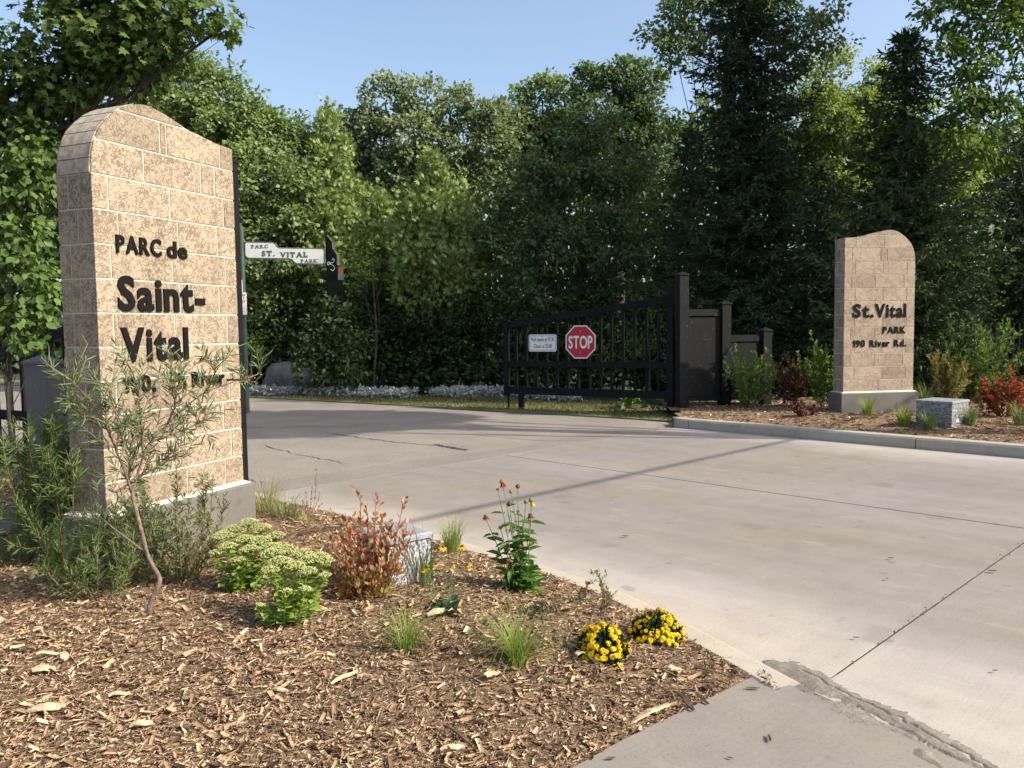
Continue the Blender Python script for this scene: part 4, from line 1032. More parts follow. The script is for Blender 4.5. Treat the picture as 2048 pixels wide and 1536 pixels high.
tree('oak_tree', 'oak with pale rounded crown left of the dark ash tree', ground_at(1080, 31), [LB(1035, 225, 30, 42), LB(1085, 200, 30, 48), LB(1130, 205, 30.5, 38), LB(1060, 280, 30, 55), LB(1120, 290, 30, 55), LB(1020, 330, 30, 50), LB(1150, 340, 30.5, 55)],
     L_OAK, .28, 6.0, 34, (.11, .19), .36, limb=.6, wr=.7, bark=M_BARKD)
tree('oak_tree', 'dark oak just left of the tall spruce top', ground_at(1230, 30), [LB(1185, 175, 29, 45), LB(1235, 160, 29, 45), LB(1280, 170, 29, 50), LB(1200, 240, 29, 55), LB(1260, 245, 29, 60), LB(1310, 240, 29, 50), LB(1300, 320, 29, 60)],
     L_ASH, .28, 6.0, 34, (.11, .19), .36, limb=.6, wr=.7, bark=M_BARKD)
tree('ash_tree', 'dark leafy ash tree standing behind the open gate', ground_at(1170, 21), [LB(1180, 255, 21, 60), LB(1120, 320, 21, 75), LB(1240, 310, 21, 80), LB(1060, 400, 21, 80), LB(1160, 400, 20.5, 90), LB(1270, 410, 21, 85), LB(1020, 490, 21, 75), LB(1110, 500, 20.5, 85), LB(1210, 500, 20.5, 85), LB(1290, 520, 21, 65), LB(1080, 585, 20.5, 65), LB(1180, 575, 20.5, 60)],
     L_ASH, .16, 6.5, 30, (.09, .16), .30, limb=.6, wr=.55, droop=.3)
tree('oak_tree', 'high oak crown with sky gaps behind the tall spruce', ground_at(1420, 22), [LB(1330, 55, 21, 42), LB(1375, 20, 21, 45), LB(1350, 105, 21, 32), LB(1420, 60, 21.5, 50), LB(1480, 10, 22, 60), LB(1560, 40, 20, 52, 38), LB(1620, 60, 20, 48, 30), LB(1655, 20, 20, 36, 26), LB(1668, 88, 20, 30, 24), LB(1610, 110, 20.5, 36, 24), LB(1560, 120, 21, 45), LB(1530, -40, 21, 80), LB(1400, -60, 21, 80)],
     L_OAK, .26, 6.0, 26, (.09, .15), .28, limb=.25, wr=.65, bark=M_BARKD, twigs=3, trunk_top=tuple(D(1460, 80, 22)))
tree('elm_tree', 'sunlit yellow-green tree between the two spruces', ground_at(1660, 33), [LB(1600, 190, 32, 55), LB(1665, 150, 32, 55), LB(1725, 165, 32, 50), LB(1755, 215, 32, 45), LB(1640, 230, 31.5, 65), LB(1710, 250, 31.5, 65), LB(1580, 280, 32, 60), LB(1660, 320, 32, 70), LB(1750, 300, 32, 60), LB(1610, 370, 32, 60), LB(1690, 400, 32, 60), LB(1800, 330, 33, 60), LB(1850, 250, 33, 60), LB(1900, 330, 33, 70)],
     L_YELLOW, .25, 6.0, 30, (.11, .18), .36, limb=.6, wr=.6, droop=.35)
tree('maple_tree', 'leafy tree with bare dark trunk at the right edge of the view', ground_at(2070, 14.5), [LB(1905, 25, 14.5, 60, 48), LB(1965, 60, 14.5, 65, 60), LB(1890, 95, 14.2, 28, 24), LB(1935, 130, 14.5, 55, 45), LB(2000, 150, 14.5, 65, 60), LB(1915, 205, 14.3, 45, 30), LB(1965, 235, 14.5, 60, 45), LB(1900, 270, 14.2, 40, 25), LB(1945, 310, 14.5, 50, 30), LB(2100, 60, 14.5, 110), LB(2120, 250, 14.5, 80), LB(1985, 330, 14.8, 40, 26), LB(1850, 20, 14.3, 20, 22), LB(1960, -90, 14.5, 110, 90), LB(2080, -150, 14.5, 150, 130), LB(1990, -260, 14.5, 150, 120), LB(2120, -330, 14.5, 160, 120), LB(1960, -400, 14.5, 150, 110)],
     L_VINE, .20, 8.5, 18, (.08, .14), .24, T=T_OVAL, wr=.55, bark=M_BARKD, limb=.22, trunk_top=tuple(D(2050, -250, 14.5)), droop=.45, twigs=8)
tree('maple_tree', 'big-leaved maple overhanging the top left corner', (-6.6, 8.4, 0), [LB(60, 60, 7.8, 130, 110), LB(200, 40, 7.6, 120, 95), LB(320, 25, 7.4, 85, 55), LB(120, 150, 7.8, 120, 80), LB(250, 120, 7.6, 95, 65), LB(335, 90, 7.4, 55, 34), LB(400, 20, 7.3, 40, 22), LB(445, 55, 7.25, 30, 16), LB(30, 230, 8, 90, 70), LB(150, 230, 8.2, 70, 45), LB(-120, 100, 8, 130), LB(250, -80, 7.6, 200, 90)],
     L_MAPLE, .15, 30, 14, (.045, .092), .22, limb=.4, T=T_MAPLE, wr=1.0, trunk_top=tuple(D(-60, 60, 8.0)), droop=.5, bark=M_BARKD, shell=.2, twigs=6)
tree('boxelder_shrub', 'light green leafy shrub filling the left edge beside the pillar', ground_at(20, 7.4), [LB(60, 300, 7.4, 55, 55), LB(10, 350, 7.3, 70, 60), LB(70, 400, 7.5, 50, 55), LB(20, 460, 7.3, 70, 55), LB(75, 510, 7.5, 42, 45), LB(25, 560, 7.3, 65, 55), LB(75, 610, 7.5, 40, 45), LB(20, 660, 7.3, 55, 45), LB(-60, 450, 7.6, 80, 160)],
     L_VINE, .02, 30, 11, (.055, .10), .15, limb=.6, T=T_OVAL, wr=.72, cat='shrub', group='shrubs around the entrance', droop=.5, twigs=6, bark=M_BARKD)

# trees outside the frame on the sunny side: their shade falls on the road and the wood's edge
def side_tree(x, y, z0, z1, r, lab, mat=L_OAK, dens=3.4):
    cz = (z0 + z1) / 2; hz = (z1 - z0) / 2
    lo = [((x, y, cz), r * .7, r * .7, hz * .75)] + [((x + r * .6 * math.cos(a), y + r * .6 * math.sin(a), cz + hz * .5 * math.sin(a * 2.3 + x)), r * .5, r * .5, hz * .5) for a in np.arange(0, 6.28, 1.05)]
    tree('oak_tree', lab, (x, y, 0), lo, mat, .2, dens, 30, (.16, .26), .36, T=T_DIAMOND, wr=.7, group='trees beside the view')
side_tree(9.6, 9.2, 9.0, 13.5, 1.9, 'oak standing just outside the right of the view, nearest the kerb', mat=L_UNDER, dens=14.0)
side_tree(12.6, 16.6, 8.0, 15.0, 2.8, 'tall oak standing outside the right of the view behind the spruces', dens=5.5)

# ---------------- conifers
def spruce(label, base, H, R, z0, mat, apex_shift=(0, 0), dens=1.0, gap=0.26, seed=1, nb=8, drp=0.30):
    r = np.random.default_rng(seed); base = np.array(base, float)
    root = empty('spruce_tree', tuple(base), 0, label, 'spruce', 'spruces behind the right pillar')
    wood = MB(); wood.tube([(0, 0, -.2), (0, 0, H * .5), (apex_shift[0], apex_shift[1], H * .985)], [.13, .07, .008], 8)
    pos = []; yd = []; LL = []
    z = z0
    while z < H - .12:
        f = (H - z) / (H - z0); Lb = R * (f ** .75) + .04
        nbr = int(max(4, nb * (0.6 + .4 * f)))
        a0 = r.uniform(0, 6.28)
        for i in range(nbr):
            a = a0 + 6.283 * i / nbr + r.normal(0, .18); l = Lb * r.uniform(.62, 1.12)
            h = np.array([math.cos(a), math.sin(a), 0]); ax = np.array([apex_shift[0], apex_shift[1], 0]) * (z / H) ** 2
            rise = 0.55 * (1 - f) ** 1.5; dr = drp * f
            zz = z + r.uniform(-.08, .08)
            ns = max(3, int(l / .16)); ts = np.linspace(0.04, 1, ns)
            P_ = ax + h * (l * ts)[:, None] + np.array([0, 0, 1.0]) * (zz + l * (rise * ts - dr * np.sin(ts * 2.2) * .8 + .16 * f * ts ** 3))[:, None]
            wood.tube(P_[::max(1, ns // 4)], [max(.004, .022 * f * (1 - k / 6)) for k in range(len(P_[::max(1, ns // 4)]))], 4, cap=False)
            side = np.array([-h[1], h[0], 0])
            for j, (t, p) in enumerate(zip(ts, P_)):
                bl = (0.10 + 0.42 * l * (1 - t) ** .8 * .75) * r.uniform(.7, 1.2)
                bl = min(bl, .55)
                for sg in (-1, 1):
                    d = unit(h * r.uniform(.5, .9) + side * sg * r.uniform(.6, 1.0) + np.array([0, 0, r.uniform(-.42, .02)]))
                    k = max(1, int(bl / .024 * dens)); tt = (np.arange(k) + r.uniform(0, 1, k)) / k
                    q = p + d * (bl * tt)[:, None] + np.array([0, 0, -.18]) * (tt ** 2 * bl)[:, None]
                    pos.append(q); yd.append(unit(d + .75 * r.normal(size=(k, 3)) * np.array([1, 1, .8]) + np.array([0, 0, -.1])))
                k = 4; pos.append(p + r.normal(0, .03, (k, 3))); yd.append(unit(h + .5 * r.normal(size=(k, 3))))
        z += gap * (0.55 + .6 * f) * r.uniform(.85, 1.15)
    k = 40; pos.append(np.column_stack([np.full(k, apex_shift[0]) + r.normal(0, .015, k), np.full(k, apex_shift[1]) + r.normal(0, .015, k), np.linspace(H * .95, H, k)])); yd.append(unit(r.normal(size=(k, 3)) * .5 + np.array([0, 0, 1.0])))
    pos = np.concatenate(pos); yd = np.concatenate(yd); n = len(pos)
    L = r.uniform(.08, .18, n)
    V, Fc = scatter(T_SPRUCE, pos, yd, rdir(n), L, L * .26)
    wood.build('trunk', M_BARKD, root); link('crown', np_mesh('crown', V, Fc, mat), root); return root
b = ground_at(1490, 17.0); apex = D(1490, -420, 17.0)
spruce('tallest dark spruce rising out of the top of the view', b, apex[2], 1.95, 0.5, L_SPRUCE, seed=11, nb=9, dens=.95)
b = ground_at(1802, 16.2); apex = D(1812, 62, 16.2)
spruce('spruce with a thin pointed tip directly behind the right pillar', b, apex[2], 2.45, 0.35, L_SPRUCE2, apex_shift=(apex[0] - b[0], 0), seed=12, nb=10, dens=1.1)
b = ground_at(2070, 19.5); apex = D(2075, 60, 19.5)
spruce('very dark spruce behind the trunk at the right edge', b, apex[2], 1.9, 0.4, L_SPRUCE, seed=13, nb=8, dens=.62)
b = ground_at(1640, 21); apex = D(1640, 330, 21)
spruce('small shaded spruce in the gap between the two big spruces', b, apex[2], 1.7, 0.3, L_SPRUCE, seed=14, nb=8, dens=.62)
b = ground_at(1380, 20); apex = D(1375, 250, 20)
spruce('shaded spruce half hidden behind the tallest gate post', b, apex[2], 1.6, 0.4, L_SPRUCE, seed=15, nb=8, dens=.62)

def cedar(label, base, H, R, mat, seed, n=15000, Lr=(.10, .20)):
    r = np.random.default_rng(seed); base = np.array(base, float)
    root = empty('cedar_tree', tuple(base), 0, label, 'cedar', 'cedars in the tree line')
    wood = MB(); wood.tube([(0, 0, -.2), (0.05, 0, H * .5), (0, 0, H * .95)], [.12, .07, .01], 7)
    u = r.uniform(0, 1, n) ** .85; z = 0.2 + (H - .2) * u
    a = r.uniform(0, 6.283, n)
    prof = R * (1 - u ** 1.9) ** .8 * (1 + .20 * np.sin(a * 3 + seed) + .16 * np.sin(a * 5 + z * 2.4) + .12 * np.sin(z * 5 + a))
    rad = prof * np.sqrt(r.uniform(.18, 1.0, n)) + .03
    h = np.column_stack([np.cos(a), np.sin(a), np.zeros(n)])
    pos = h * rad[:, None] + np.array([0, 0, 1.0]) * (z + .25 * np.sin(a * 4 + rad * 5))[:, None]
    yd = unit(h * .7 + np.array([0, 0, .8]) + r.normal(size=(n, 3)) * .45); nr = unit(np.column_stack([-h[:, 1], h[:, 0], np.zeros(n)]) + r.normal(size=(n, 3)) * .6)
    L = r.uniform(*Lr, n)
    V, Fc = scatter(T_FAN, pos, yd, nr, L, L)
    wood.build('trunk', M_BARK, root); link('crown', np_mesh('crown', V, Fc, mat), root)
def cedar2(label, px, d, lobes, mat=L_CEDAR):
    return tree('cedar_tree', label, ground_at(px, d), [LB(x, y, d + dd, rx, ry) for x, y, rx, ry, dd in lobes], mat, .10, 15, 11, (.11, .20), .17, T=T_FAN, wr=1.0, limb=.5, group='cedars in the tree line', cat='cedar', droop=-.45, flat=1.3, shell=.35)
cedar2('left cedar with pointed yellow-green top behind the park name sign', 660, 22.5, [(655, 245, 20, 40, 0), (640, 300, 32, 45, 0), (672, 320, 34, 50, .1), (625, 370, 45, 60, 0), (685, 390, 45, 60, 0), (655, 430, 60, 60, -.4), (610, 460, 48, 60, .1), (705, 470, 48, 65, 0), (655, 520, 65, 60, -.5), (715, 540, 45, 50, -.2), (600, 540, 40, 50, 0)])
cedar2('right cedar of feathery yellow-green sprays in mid view', 875, 21.5, [(868, 335, 18, 38, 0), (850, 380, 32, 45, 0), (885, 390, 30, 45, .1), (915, 400, 20, 45, .1), (830, 430, 38, 50, 0), (880, 450, 45, 55, -.3), (925, 460, 35, 55, 0), (845, 510, 48, 55, -.3), (900, 530, 55, 55, -.4), (800, 480, 30, 50, .2), (940, 540, 35, 55, 0), (820, 570, 45, 50, -.2), (890, 590, 55, 45, -.4)])
cedar2('lower cedar filling the gap between the two taller cedars', 760, 23, [(745, 415, 28, 45, 0), (775, 440, 28, 45, 0), (750, 490, 45, 50, -.3), (780, 530, 45, 50, -.2), (745, 560, 45, 45, -.3)])

# ---------------- far wood and shaded understory
n = 60000
px = rng.uniform(-250, 2300, n); d = rng.uniform(34, 42, n)
prof = np.interp(px, [-250, 300, 500, 620, 760, 1000, 1150, 1300, 1500, 1700, 2000, 2300], [250, 230, 330, 345, 330, 300, 270, 250, 230, 230, 260, 250])
prof = prof + 30 * np.sin(px * .021) + 18 * np.sin(px * .06 + 1)
py = prof + (800 - prof) * rng.uniform(0, 1, n) ** .9
v = fwd[None] + c_right[None] * ((px - 1024) / F)[:, None] + c_up[None] * ((768 - py) / F)[:, None]
pos = CAMP + v * (d / v[:, 1])[:, None]; pos = pos[pos[:, 2] > 0.1]; n = len(pos)
V, Fc = scatter(T_DIAMOND, pos, rdir(n), unit(rdir(n) + np.array([.3, -.3, .5])), rng.uniform(.3, .6, n), rng.uniform(.24, .45, n))
tag(link('far_wood', np_mesh('far_wood', V, Fc, L_ASH)), 'mass of distant woodland foliage behind the tree line', 'woodland', kind='stuff')
US = [(520, 640, 22, 70, 60), (600, 600, 22.5, 75, 65), (700, 610, 22, 80, 70), (790, 640, 22, 75, 70), (880, 630, 21.5, 80, 75), (970, 640, 21, 75, 70), (1060, 660, 20.5, 70, 60), (1150, 650, 20.5, 70, 60), (1240, 650, 20, 65, 55), (1320, 660, 19.5, 60, 60),
      (540, 560, 22.5, 60, 50), (760, 545, 23, 60, 50), (1000, 570, 22, 60, 50), (662, 655, 19.5, 62, 48)]
USL = ['shaded shrub in the undergrowth under the park name sign', 'shaded shrub left of the carved board', 'shaded shrub right of the carved board', 'shaded shrub under the left cedar', 'shaded shrub under the right cedar', 'shaded shrub in mid view left of the gate', 'shaded shrub behind the opening times notice', 'shaded shrub behind the STOP sign', 'sunlit-edged shrub behind the gate bars', 'shrub behind the tallest gate post', 'higher shrub over the park name sign pole', 'higher shrub between the cedars', 'higher shrub left of the ash tree', 'low dark shrub at the foot of the carved board']
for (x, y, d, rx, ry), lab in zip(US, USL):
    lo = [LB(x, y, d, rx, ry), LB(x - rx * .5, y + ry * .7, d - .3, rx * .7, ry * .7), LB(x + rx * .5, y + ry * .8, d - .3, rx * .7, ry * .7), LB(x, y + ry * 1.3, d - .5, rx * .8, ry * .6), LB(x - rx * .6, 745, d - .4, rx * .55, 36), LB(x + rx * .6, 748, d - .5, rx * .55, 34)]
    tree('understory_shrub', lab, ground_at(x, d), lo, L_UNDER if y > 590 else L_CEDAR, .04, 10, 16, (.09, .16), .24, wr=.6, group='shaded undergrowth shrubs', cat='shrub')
for (x, y, d, rx, ry, lab) in ((1240, 690, 18.2, 60, 45, 'bright sunlit bush showing through the gate bars'), (1300, 670, 17.6, 45, 55, 'bright sunlit bush beside the hinge end of the gate'), (745, 520, 20.8, 60, 42, 'yellow-leaved sunlit branch mass right of the carved board'), (505, 660, 20.6, 22, 60, 'narrow light green shrub beside the sign pole')):
    tree('sunlit_bush', lab, ground_at(x, d), [LB(x, y, d, rx, ry), LB(x - rx * .4, y + ry * .7, d, rx * .7, ry * .6), LB(x + rx * .5, y + ry * .5, d, rx * .6, ry * .6)], L_LIME, .03, 5.0, 10, (.06, .11), .2, wr=.55, group='sunlit bushes', cat='bush')
# ================================================================== plants of the beds
def along(paths, per_m, spread=0.9, fwdw=0.55, t0=0.0, up=0.15):
    """leaf anchors along paths (lists of points): positions and directions"""
    pos = []; yd = []
    for pth in paths:
        pth = np.array(pth); seg = np.linalg.norm(np.diff(pth, axis=0), axis=1); s = np.concatenate([[0], np.cumsum(seg)])
        k = max(2, int(s[-1] * (1 - t0) * per_m)); u = rng.uniform(t0, 1, k) * s[-1]
        p = np.column_stack([np.interp(u, s, pth[:, i]) for i in range(3)])
        idx = np.clip(np.searchsorted(s, u) - 1, 0, len(seg) - 1); tan = unit(np.diff(pth, axis=0))[idx]
        r = rdir(k); r -= tan * (r * tan).sum(1, keepdims=True); r = unit(r)
        pos.append(p); yd.append(unit(tan * fwdw + r * spread + np.array([0, 0, up])))
    return np.concatenate(pos), np.concatenate(yd)
def twigs_from(paths, n, l, t0=0.3, rise=0.6, wig=0.5, bias=None):
    out = []
    for pth in paths:
        pth = [np.array(p) for p in pth]
        for _ in range(n):
            t = rng.uniform(t0, 1.0) * (len(pth) - 1.001); i = int(t); p = pth[i] + (pth[i + 1] - pth[i]) * (t - i); tan = unit(pth[i + 1] - pth[i])
            d = unit(tan * .5 + rng.normal(0, wig, 3) + np.array([0, 0, rise]) + (0 if bias is None else np.array(bias)))
            ll = rng.uniform(*l); b = rng.normal(0, .12, 3)
            out.append([p, p + d * ll * .5 + b * ll * .4, p + unit(d + b + np.array([0, 0, .15])) * ll])
    return out
def stems_mb(paths, r0, r1, n=5):
    mb = MB()
    for p in paths: mb.tube(p, [r0 + (r1 - r0) * i / (len(p) - 1) for i in range(len(p))], n)
    return mb
def shrub(name, label, cat, group, base, sets, leafsets):
    """sets: (paths, r0, r1, mat, part name); leafsets: (V, F, mat, part name), in world space"""
    base = np.array(base, float); root = empty(name, tuple(base), 0, label, cat, group)
    for paths, ra, rb, mt, nm in sets:
        stems_mb([[np.array(q) - base for q in p] for p in paths], ra, rb).build(nm, mt, root, smooth=True)
    for V, Fc, mt, nm in leafsets:
        link(nm, np_mesh(nm, V - base, Fc, mt), root)
    return root
GP = 'plants in the near flower bed'; GR = 'plants in the bed behind the kerb'

# --- thorny narrow-leaved shrub in front of the left pillar
bx, by, _ = G(297, 1242, 0.08)
B0 = D(297, 1244, by)
def br(pts): return catmull([D(x, y, by + d) for x, y, d in pts], 5)
trunk = br([(297, 1246, 0), (301, 1205, 0), (318, 1168, .01), (316, 1150, .02), (298, 1118, 0), (286, 1075, -.02), (272, 1020, -.02), (264, 985, 0)])
lim = [br([(264, 985, 0), (250, 945, -.04), (232, 900, -.08), (214, 858, -.08), (190, 815, -.12), (165, 785, -.16), (138, 755, -.2)]),
       br([(264, 985, 0), (278, 940, .03), (290, 900, .05), (305, 880, .08), (335, 848, .12), (370, 815, .15), (410, 785, .2), (455, 768, .25), (497, 752, .3)]),
       br([(286, 905, .04), (284, 860, .03), (279, 810, .0), (276, 775, -.03), (264, 742, -.05)]),
       br([(262, 985, 0), (258, 950, .05), (262, 900, .1), (266, 868, .15)]),
       br([(335, 848, .12), (350, 810, .1), (345, 785, .05), (350, 755, .05)]),
       br([(214, 858, -.08), (180, 840, -.1), (150, 815, -.15), (130, 780, -.2)]),
       br([(232, 900, -.08), (238, 850, -.1), (225, 805, -.12), (222, 768, -.1)]),
       br([(300, 885, .08), (345, 868, .12), (390, 850, .15), (418, 832, .2)]),
       br([(232, 985, -.02), (270, 960, .05), (330, 925, .1), (380, 905, .15)]),
       br([(455, 760, .25), (490, 758, .2), (522, 745, .25)]), br([(410, 785, .2), (425, 760, .15), (432, 735, .1)])]
low = [br([(297, 1240, 0), (270, 1232, .02), (245, 1215, .04), (220, 1190, .08), (212, 1180, .1)]), br([(290, 1105, 0), (255, 1078, .05), (225, 1055, .1), (195, 1030, .12)])]
tw = twigs_from([lim[i] for i in (0, 2, 3, 4, 5, 6, 7, 8)], 15, (.07, .20), .15, .55, .65) + twigs_from([lim[i] for i in (1, 9, 10)], 8, (.06, .16), .2, .5, .65)
V, Fc = None, None
p, y = along(tw, 85, .85, .75, .12, .1); nn = len(p); L = rng.uniform(.04, .08, nn)
sh1 = scatter(T_LANCE, p, y, unit(rdir(nn) + np.array([.2, -.2, .5])), L, np.full(nn, .0056))
p, y = along(lim, 26, .9, .5, .3, .2); nn = len(p); L = rng.uniform(.03, .06, nn)
sh2 = scatter(T_LANCE, p, y, rdir(nn), L, np.full(nn, .007))
Vs, Fs = join_np([sh1, sh2])
r = shrub('thorny_shrub', 'tall thorny shrub with narrow grey-green leaves before the left pillar', 'shrub', GP, B0,
          [([trunk], .0145, .009, M_TWIGRED, 'trunk'), (lim + low, .0065, .0022, M_TWIGRED, 'branches'), (tw, .0024, .0011, M_STEMTAN, 'twigs')], [(Vs, Fs, L_WILLOW, 'leaves')])
for o in r.children:
    if o.name.startswith(('branches', 'twigs', 'leaves')): o['kind'] = 'stuff'
# orange berries along the stems
mb = MB()
for pth in lim:
    for _ in range(9):
        q = pth[rng.integers(2, len(pth))] + rng.normal(0, .012, 3) - np.array(B0); s = .0045
        mb.add([q + np.array(v) * s for v in ((1, 0, 0), (-1, 0, 0), (0, 1, 0), (0, -1, 0), (0, 0, 1), (0, 0, -1))], [(0, 2, 4), (2, 1, 4), (1, 3, 4), (3, 0, 4), (2, 0, 5), (1, 2, 5), (3, 1, 5), (0, 3, 5)])
o = mb.build('berries', plain('orange_berries', (0.62, 0.24, 0.03), 0.4, var=.2), r); o['kind'] = 'stuff'
# --- two bushy relatives further left, one low grey shrub against the plinth
def bushy(label, px, py, z, w_px, h_px, nst, mat, Lr, Wd, per, tl, seedn, name='narrow_leaved_shrub', stem=M_STEMTAN, T=T_LANCE, fan=1.0, grp=GP, ntw=7, lean=(0, 0)):
    g0 = G(px, py, z); k = g0[1] / F; st = []
    for i in range(nst):
        a = rng.uniform(0, 6.283); rr = rng.uniform(.1, 1) ** .6
        e = g0 + np.array([math.cos(a) * w_px * k * .5 * rr * fan + lean[0], math.sin(a) * w_px * k * .42 * rr * fan + lean[1], h_px * k * rng.uniform(.6, 1.0) * (1.05 - .35 * rr ** 2)])
        b = g0 + np.array([math.cos(a) * .03, math.sin(a) * .03, -.02])
        st.append(catmull([b, b * .55 + e * .45 + np.array([math.cos(a) * .04, math.sin(a) * .04, -.01]), e], 4))
    t2 = twigs_from(st, ntw, tl, .3, .55, .6)
    p, y = along(t2 + st, per, .85, .7, .1, .12); nn = len(p); L = rng.uniform(*Lr, nn)
    V, Fc = scatter(T, p, y, unit(rdir(nn) + np.array([.2, -.2, .6])), L, L * Wd)
    r = shrub(name, label, 'shrub', grp, g0 - np.array([0, 0, .02]), [(st, .005, .002, stem, 'stems'), (t2, .0018, .0009, stem, 'twigs')], [(V, Fc, mat, 'leaves')])
    for o in r.children: o['kind'] = 'stuff'
    return r
bushy('bushy bright green narrow-leaved shrub at the left below the capped post', 140, 1120, .10, 280, 290, 32, L_WILLOWG, (.045, .08), .085, 120, (.10, .24), 1)
bushy('dark green narrow-leaved shrub at the foot of the left pillar', 200, 1195, .09, 230, 165, 16, L_WILLOWG, (.04, .07), .10, 90, (.08, .2), 2)
bushy('low grey-leaved shrub against the plinth of the left pillar', 365, 1165, .09, 240, 250, 20, L_WILLOWD, (.025, .045), .2, 110, (.08, .18), 3)
bushy('straggly grey-green shrub under the thorny shrub', 270, 1170, .09, 170, 190, 18, L_WILLOW, (.03, .06), .13, 85, (.08, .18), 4)
bushy('dark leafy shrub at the bottom left edge of the shade', 30, 1130, .09, 170, 110, 9, L_WILLOWG, (.04, .07), .13, 70, (.08, .2), 5)

# --- stonecrops: fleshy leaves and flat flower heads
OCTV = np.array([(1, 0, 0), (-1, 0, 0), (0, 1, 0), (0, -1, 0), (0, 0, 1), (0, 0, -1)], float); OCTF = np.array([(0, 2, 4), (2, 1, 4), (1, 3, 4), (3, 0, 4), (2, 0, 5), (1, 2, 5), (3, 1, 5), (0, 3, 5)])
def stonecrop(label, px, py, heads, zb):
    g0 = G(px, py, zb); st = []; hv = []; dv = g0[1]
    root = empty('stonecrop', tuple(g0), 0, label, 'plant', GP)
    lp = []; ly = []; lL = []
    fl = []
    for (hx, hy, w, dd) in heads:
        e = D(hx, hy, dv + dd); a = g0 + np.array([(e[0] - g0[0]) * .35 + rng.normal(0, .015), dd * .5 + rng.normal(0, .015), -.01])
        pth = catmull([a, a * .5 + e * .5 + np.array([rng.normal(0, .01), 0, .015]), e], 5); st.append(pth)
        for t in np.arange(.06, .97, .05):
            i = t * (len(pth) - 1.001); q = pth[int(i)] + (pth[int(i) + 1] - pth[int(i)]) * (i - int(i)); az = rng.uniform(0, 6.283)
            for s in (0, math.pi):
                lp.append(q); ly.append([math.cos(az + s), math.sin(az + s), rng.uniform(-.05, .6)]); lL.append(rng.uniform(.042, .074) * (1.15 - .45 * t))
        rw = w * dv / F / 2 * 1.12; n = int(150 * (rw / .055) ** 2) + 30
        rr = np.sqrt(rng.uniform(0, 1, n)); az = rng.uniform(0, 6.283, n)
        c = np.column_stack([rr * np.cos(az) * rw, rr * np.sin(az) * rw, (1 - rr ** 2) * rw * .38]) + e + rng.normal(0, .0015, (n, 3)); fl.append(c)
        for _ in range(7):
            az2 = rng.uniform(0, 6.283); st.append([e - np.array([0, 0, .028]), e + np.array([math.cos(az2) * rw * .4, math.sin(az2) * rw * .4, -.012]), e + np.array([math.cos(az2) * rw * .75, math.sin(az2) * rw * .75, .004])])
    for c in fl:
        s = rng.uniform(.0026, .0046, len(c)); V = (c[:, None] + OCTV[None] * s[:, None, None]).reshape(-1, 3); Fc = (OCTF[None] + (np.arange(len(c)) * 6)[:, None, None]).reshape(-1, 3)
        link('flower_head', np_mesh('flower_head', V - g0, Fc, L_SEDUMF), root)
    stems_mb([[np.array(q) - g0 for q in p] for p in st], .0042, .003).build('stems', L_SEDUM, root)['kind'] = 'stuff'
    lp = np.array(lp); ly = np.array(ly); L = np.array(lL); nn = len(lp)
    V2, F2 = scatter(T_OVAL, lp, ly, unit(np.array([0, 0, 1.0]) + rdir(nn) * .35), L, L * .62)
    link('leaves', np_mesh('leaves', V2 - g0, F2, L_SEDUM), root)['kind'] = 'stuff'
stonecrop('stonecrop with flat cream-green flower heads, the farther of the pair', 480, 1192, [(445, 1072, 42, .05), (470, 1058, 40, .12), (497, 1045, 38, .15), (522, 1056, 42, .12), (490, 1078, 36, .04), (455, 1092, 34, -.03), (520, 1082, 44, .06), (552, 1072, 38, .12), (540, 1095, 40, .0), (500, 1098, 36, -.04), (560, 1092, 34, .08), (432, 1105, 26, -.06), (475, 1120, 28, -.08)], .08)
stonecrop('stonecrop with flat cream-green flower heads and paddle leaves, nearest the camera', 575, 1258, [(545, 1108, 50, .1), (572, 1100, 46, .12), (605, 1108, 44, .1), (560, 1124, 48, .02), (590, 1132, 40, .0), (620, 1120, 44, .06), (640, 1112, 36, .1), (652, 1122, 34, .06), (615, 1142, 36, -.04), (540, 1140, 34, -.05), (650, 1150, 24, .0), (608, 1178, 24, -.1), (574, 1182, 20, -.12), (523, 1212, 18, -.1)], .07)

# --- wine-red shrub beside the light box
g0 = G(735, 1215, .07); dv = g0[1]; st = []
tips = [(720, 990), (752, 1003), (806, 1005), (690, 1025), (705, 1030), (735, 1025), (765, 1030), (785, 1040), (815, 1045), (660, 1070), (680, 1060), (700, 1062), (725, 1055), (748, 1060), (772, 1068), (800, 1072), (825, 1062), (650, 1095), (672, 1100), (695, 1095), (720, 1095), (742, 1100), (765, 1105), (790, 1110), (662, 1140), (690, 1135), (715, 1140), (740, 1140), (768, 1140), (785, 1150), (680, 1170), (715, 1175), (750, 1170)]
for x, y in tips:
    e = D(x, y, dv + rng.uniform(-.1, .22)); a = g0 + np.array([(e[0] - g0[0]) * .12, (e[1] - g0[1]) * .2, -.02])
    st.append(catmull([a, a * .5 + e * .5 + np.array([(e[0] - a[0]) * .12, 0, -.02]), e], 5))
t2 = twigs_from(st, 6, (.04, .10), .3, .7, .75)
p, y = along(t2 + st, 64, .8, .75, .25, .35); nn = len(p); L = rng.uniform(.024, .044, nn)
hz = (p[:, 2] - g0[2]) / .33 + rng.normal(0, .14, nn); up_ = hz > .48
V1 = scatter(T_OVAL, p[up_], y[up_], unit(rdir(up_.sum()) + np.array([.3, -.3, .5])), L[up_], L[up_] * .5)
V2 = scatter(T_OVAL, p[~up_], y[~up_], unit(rdir((~up_).sum()) + np.array([.3, -.3, .5])), L[~up_], L[~up_] * .55)
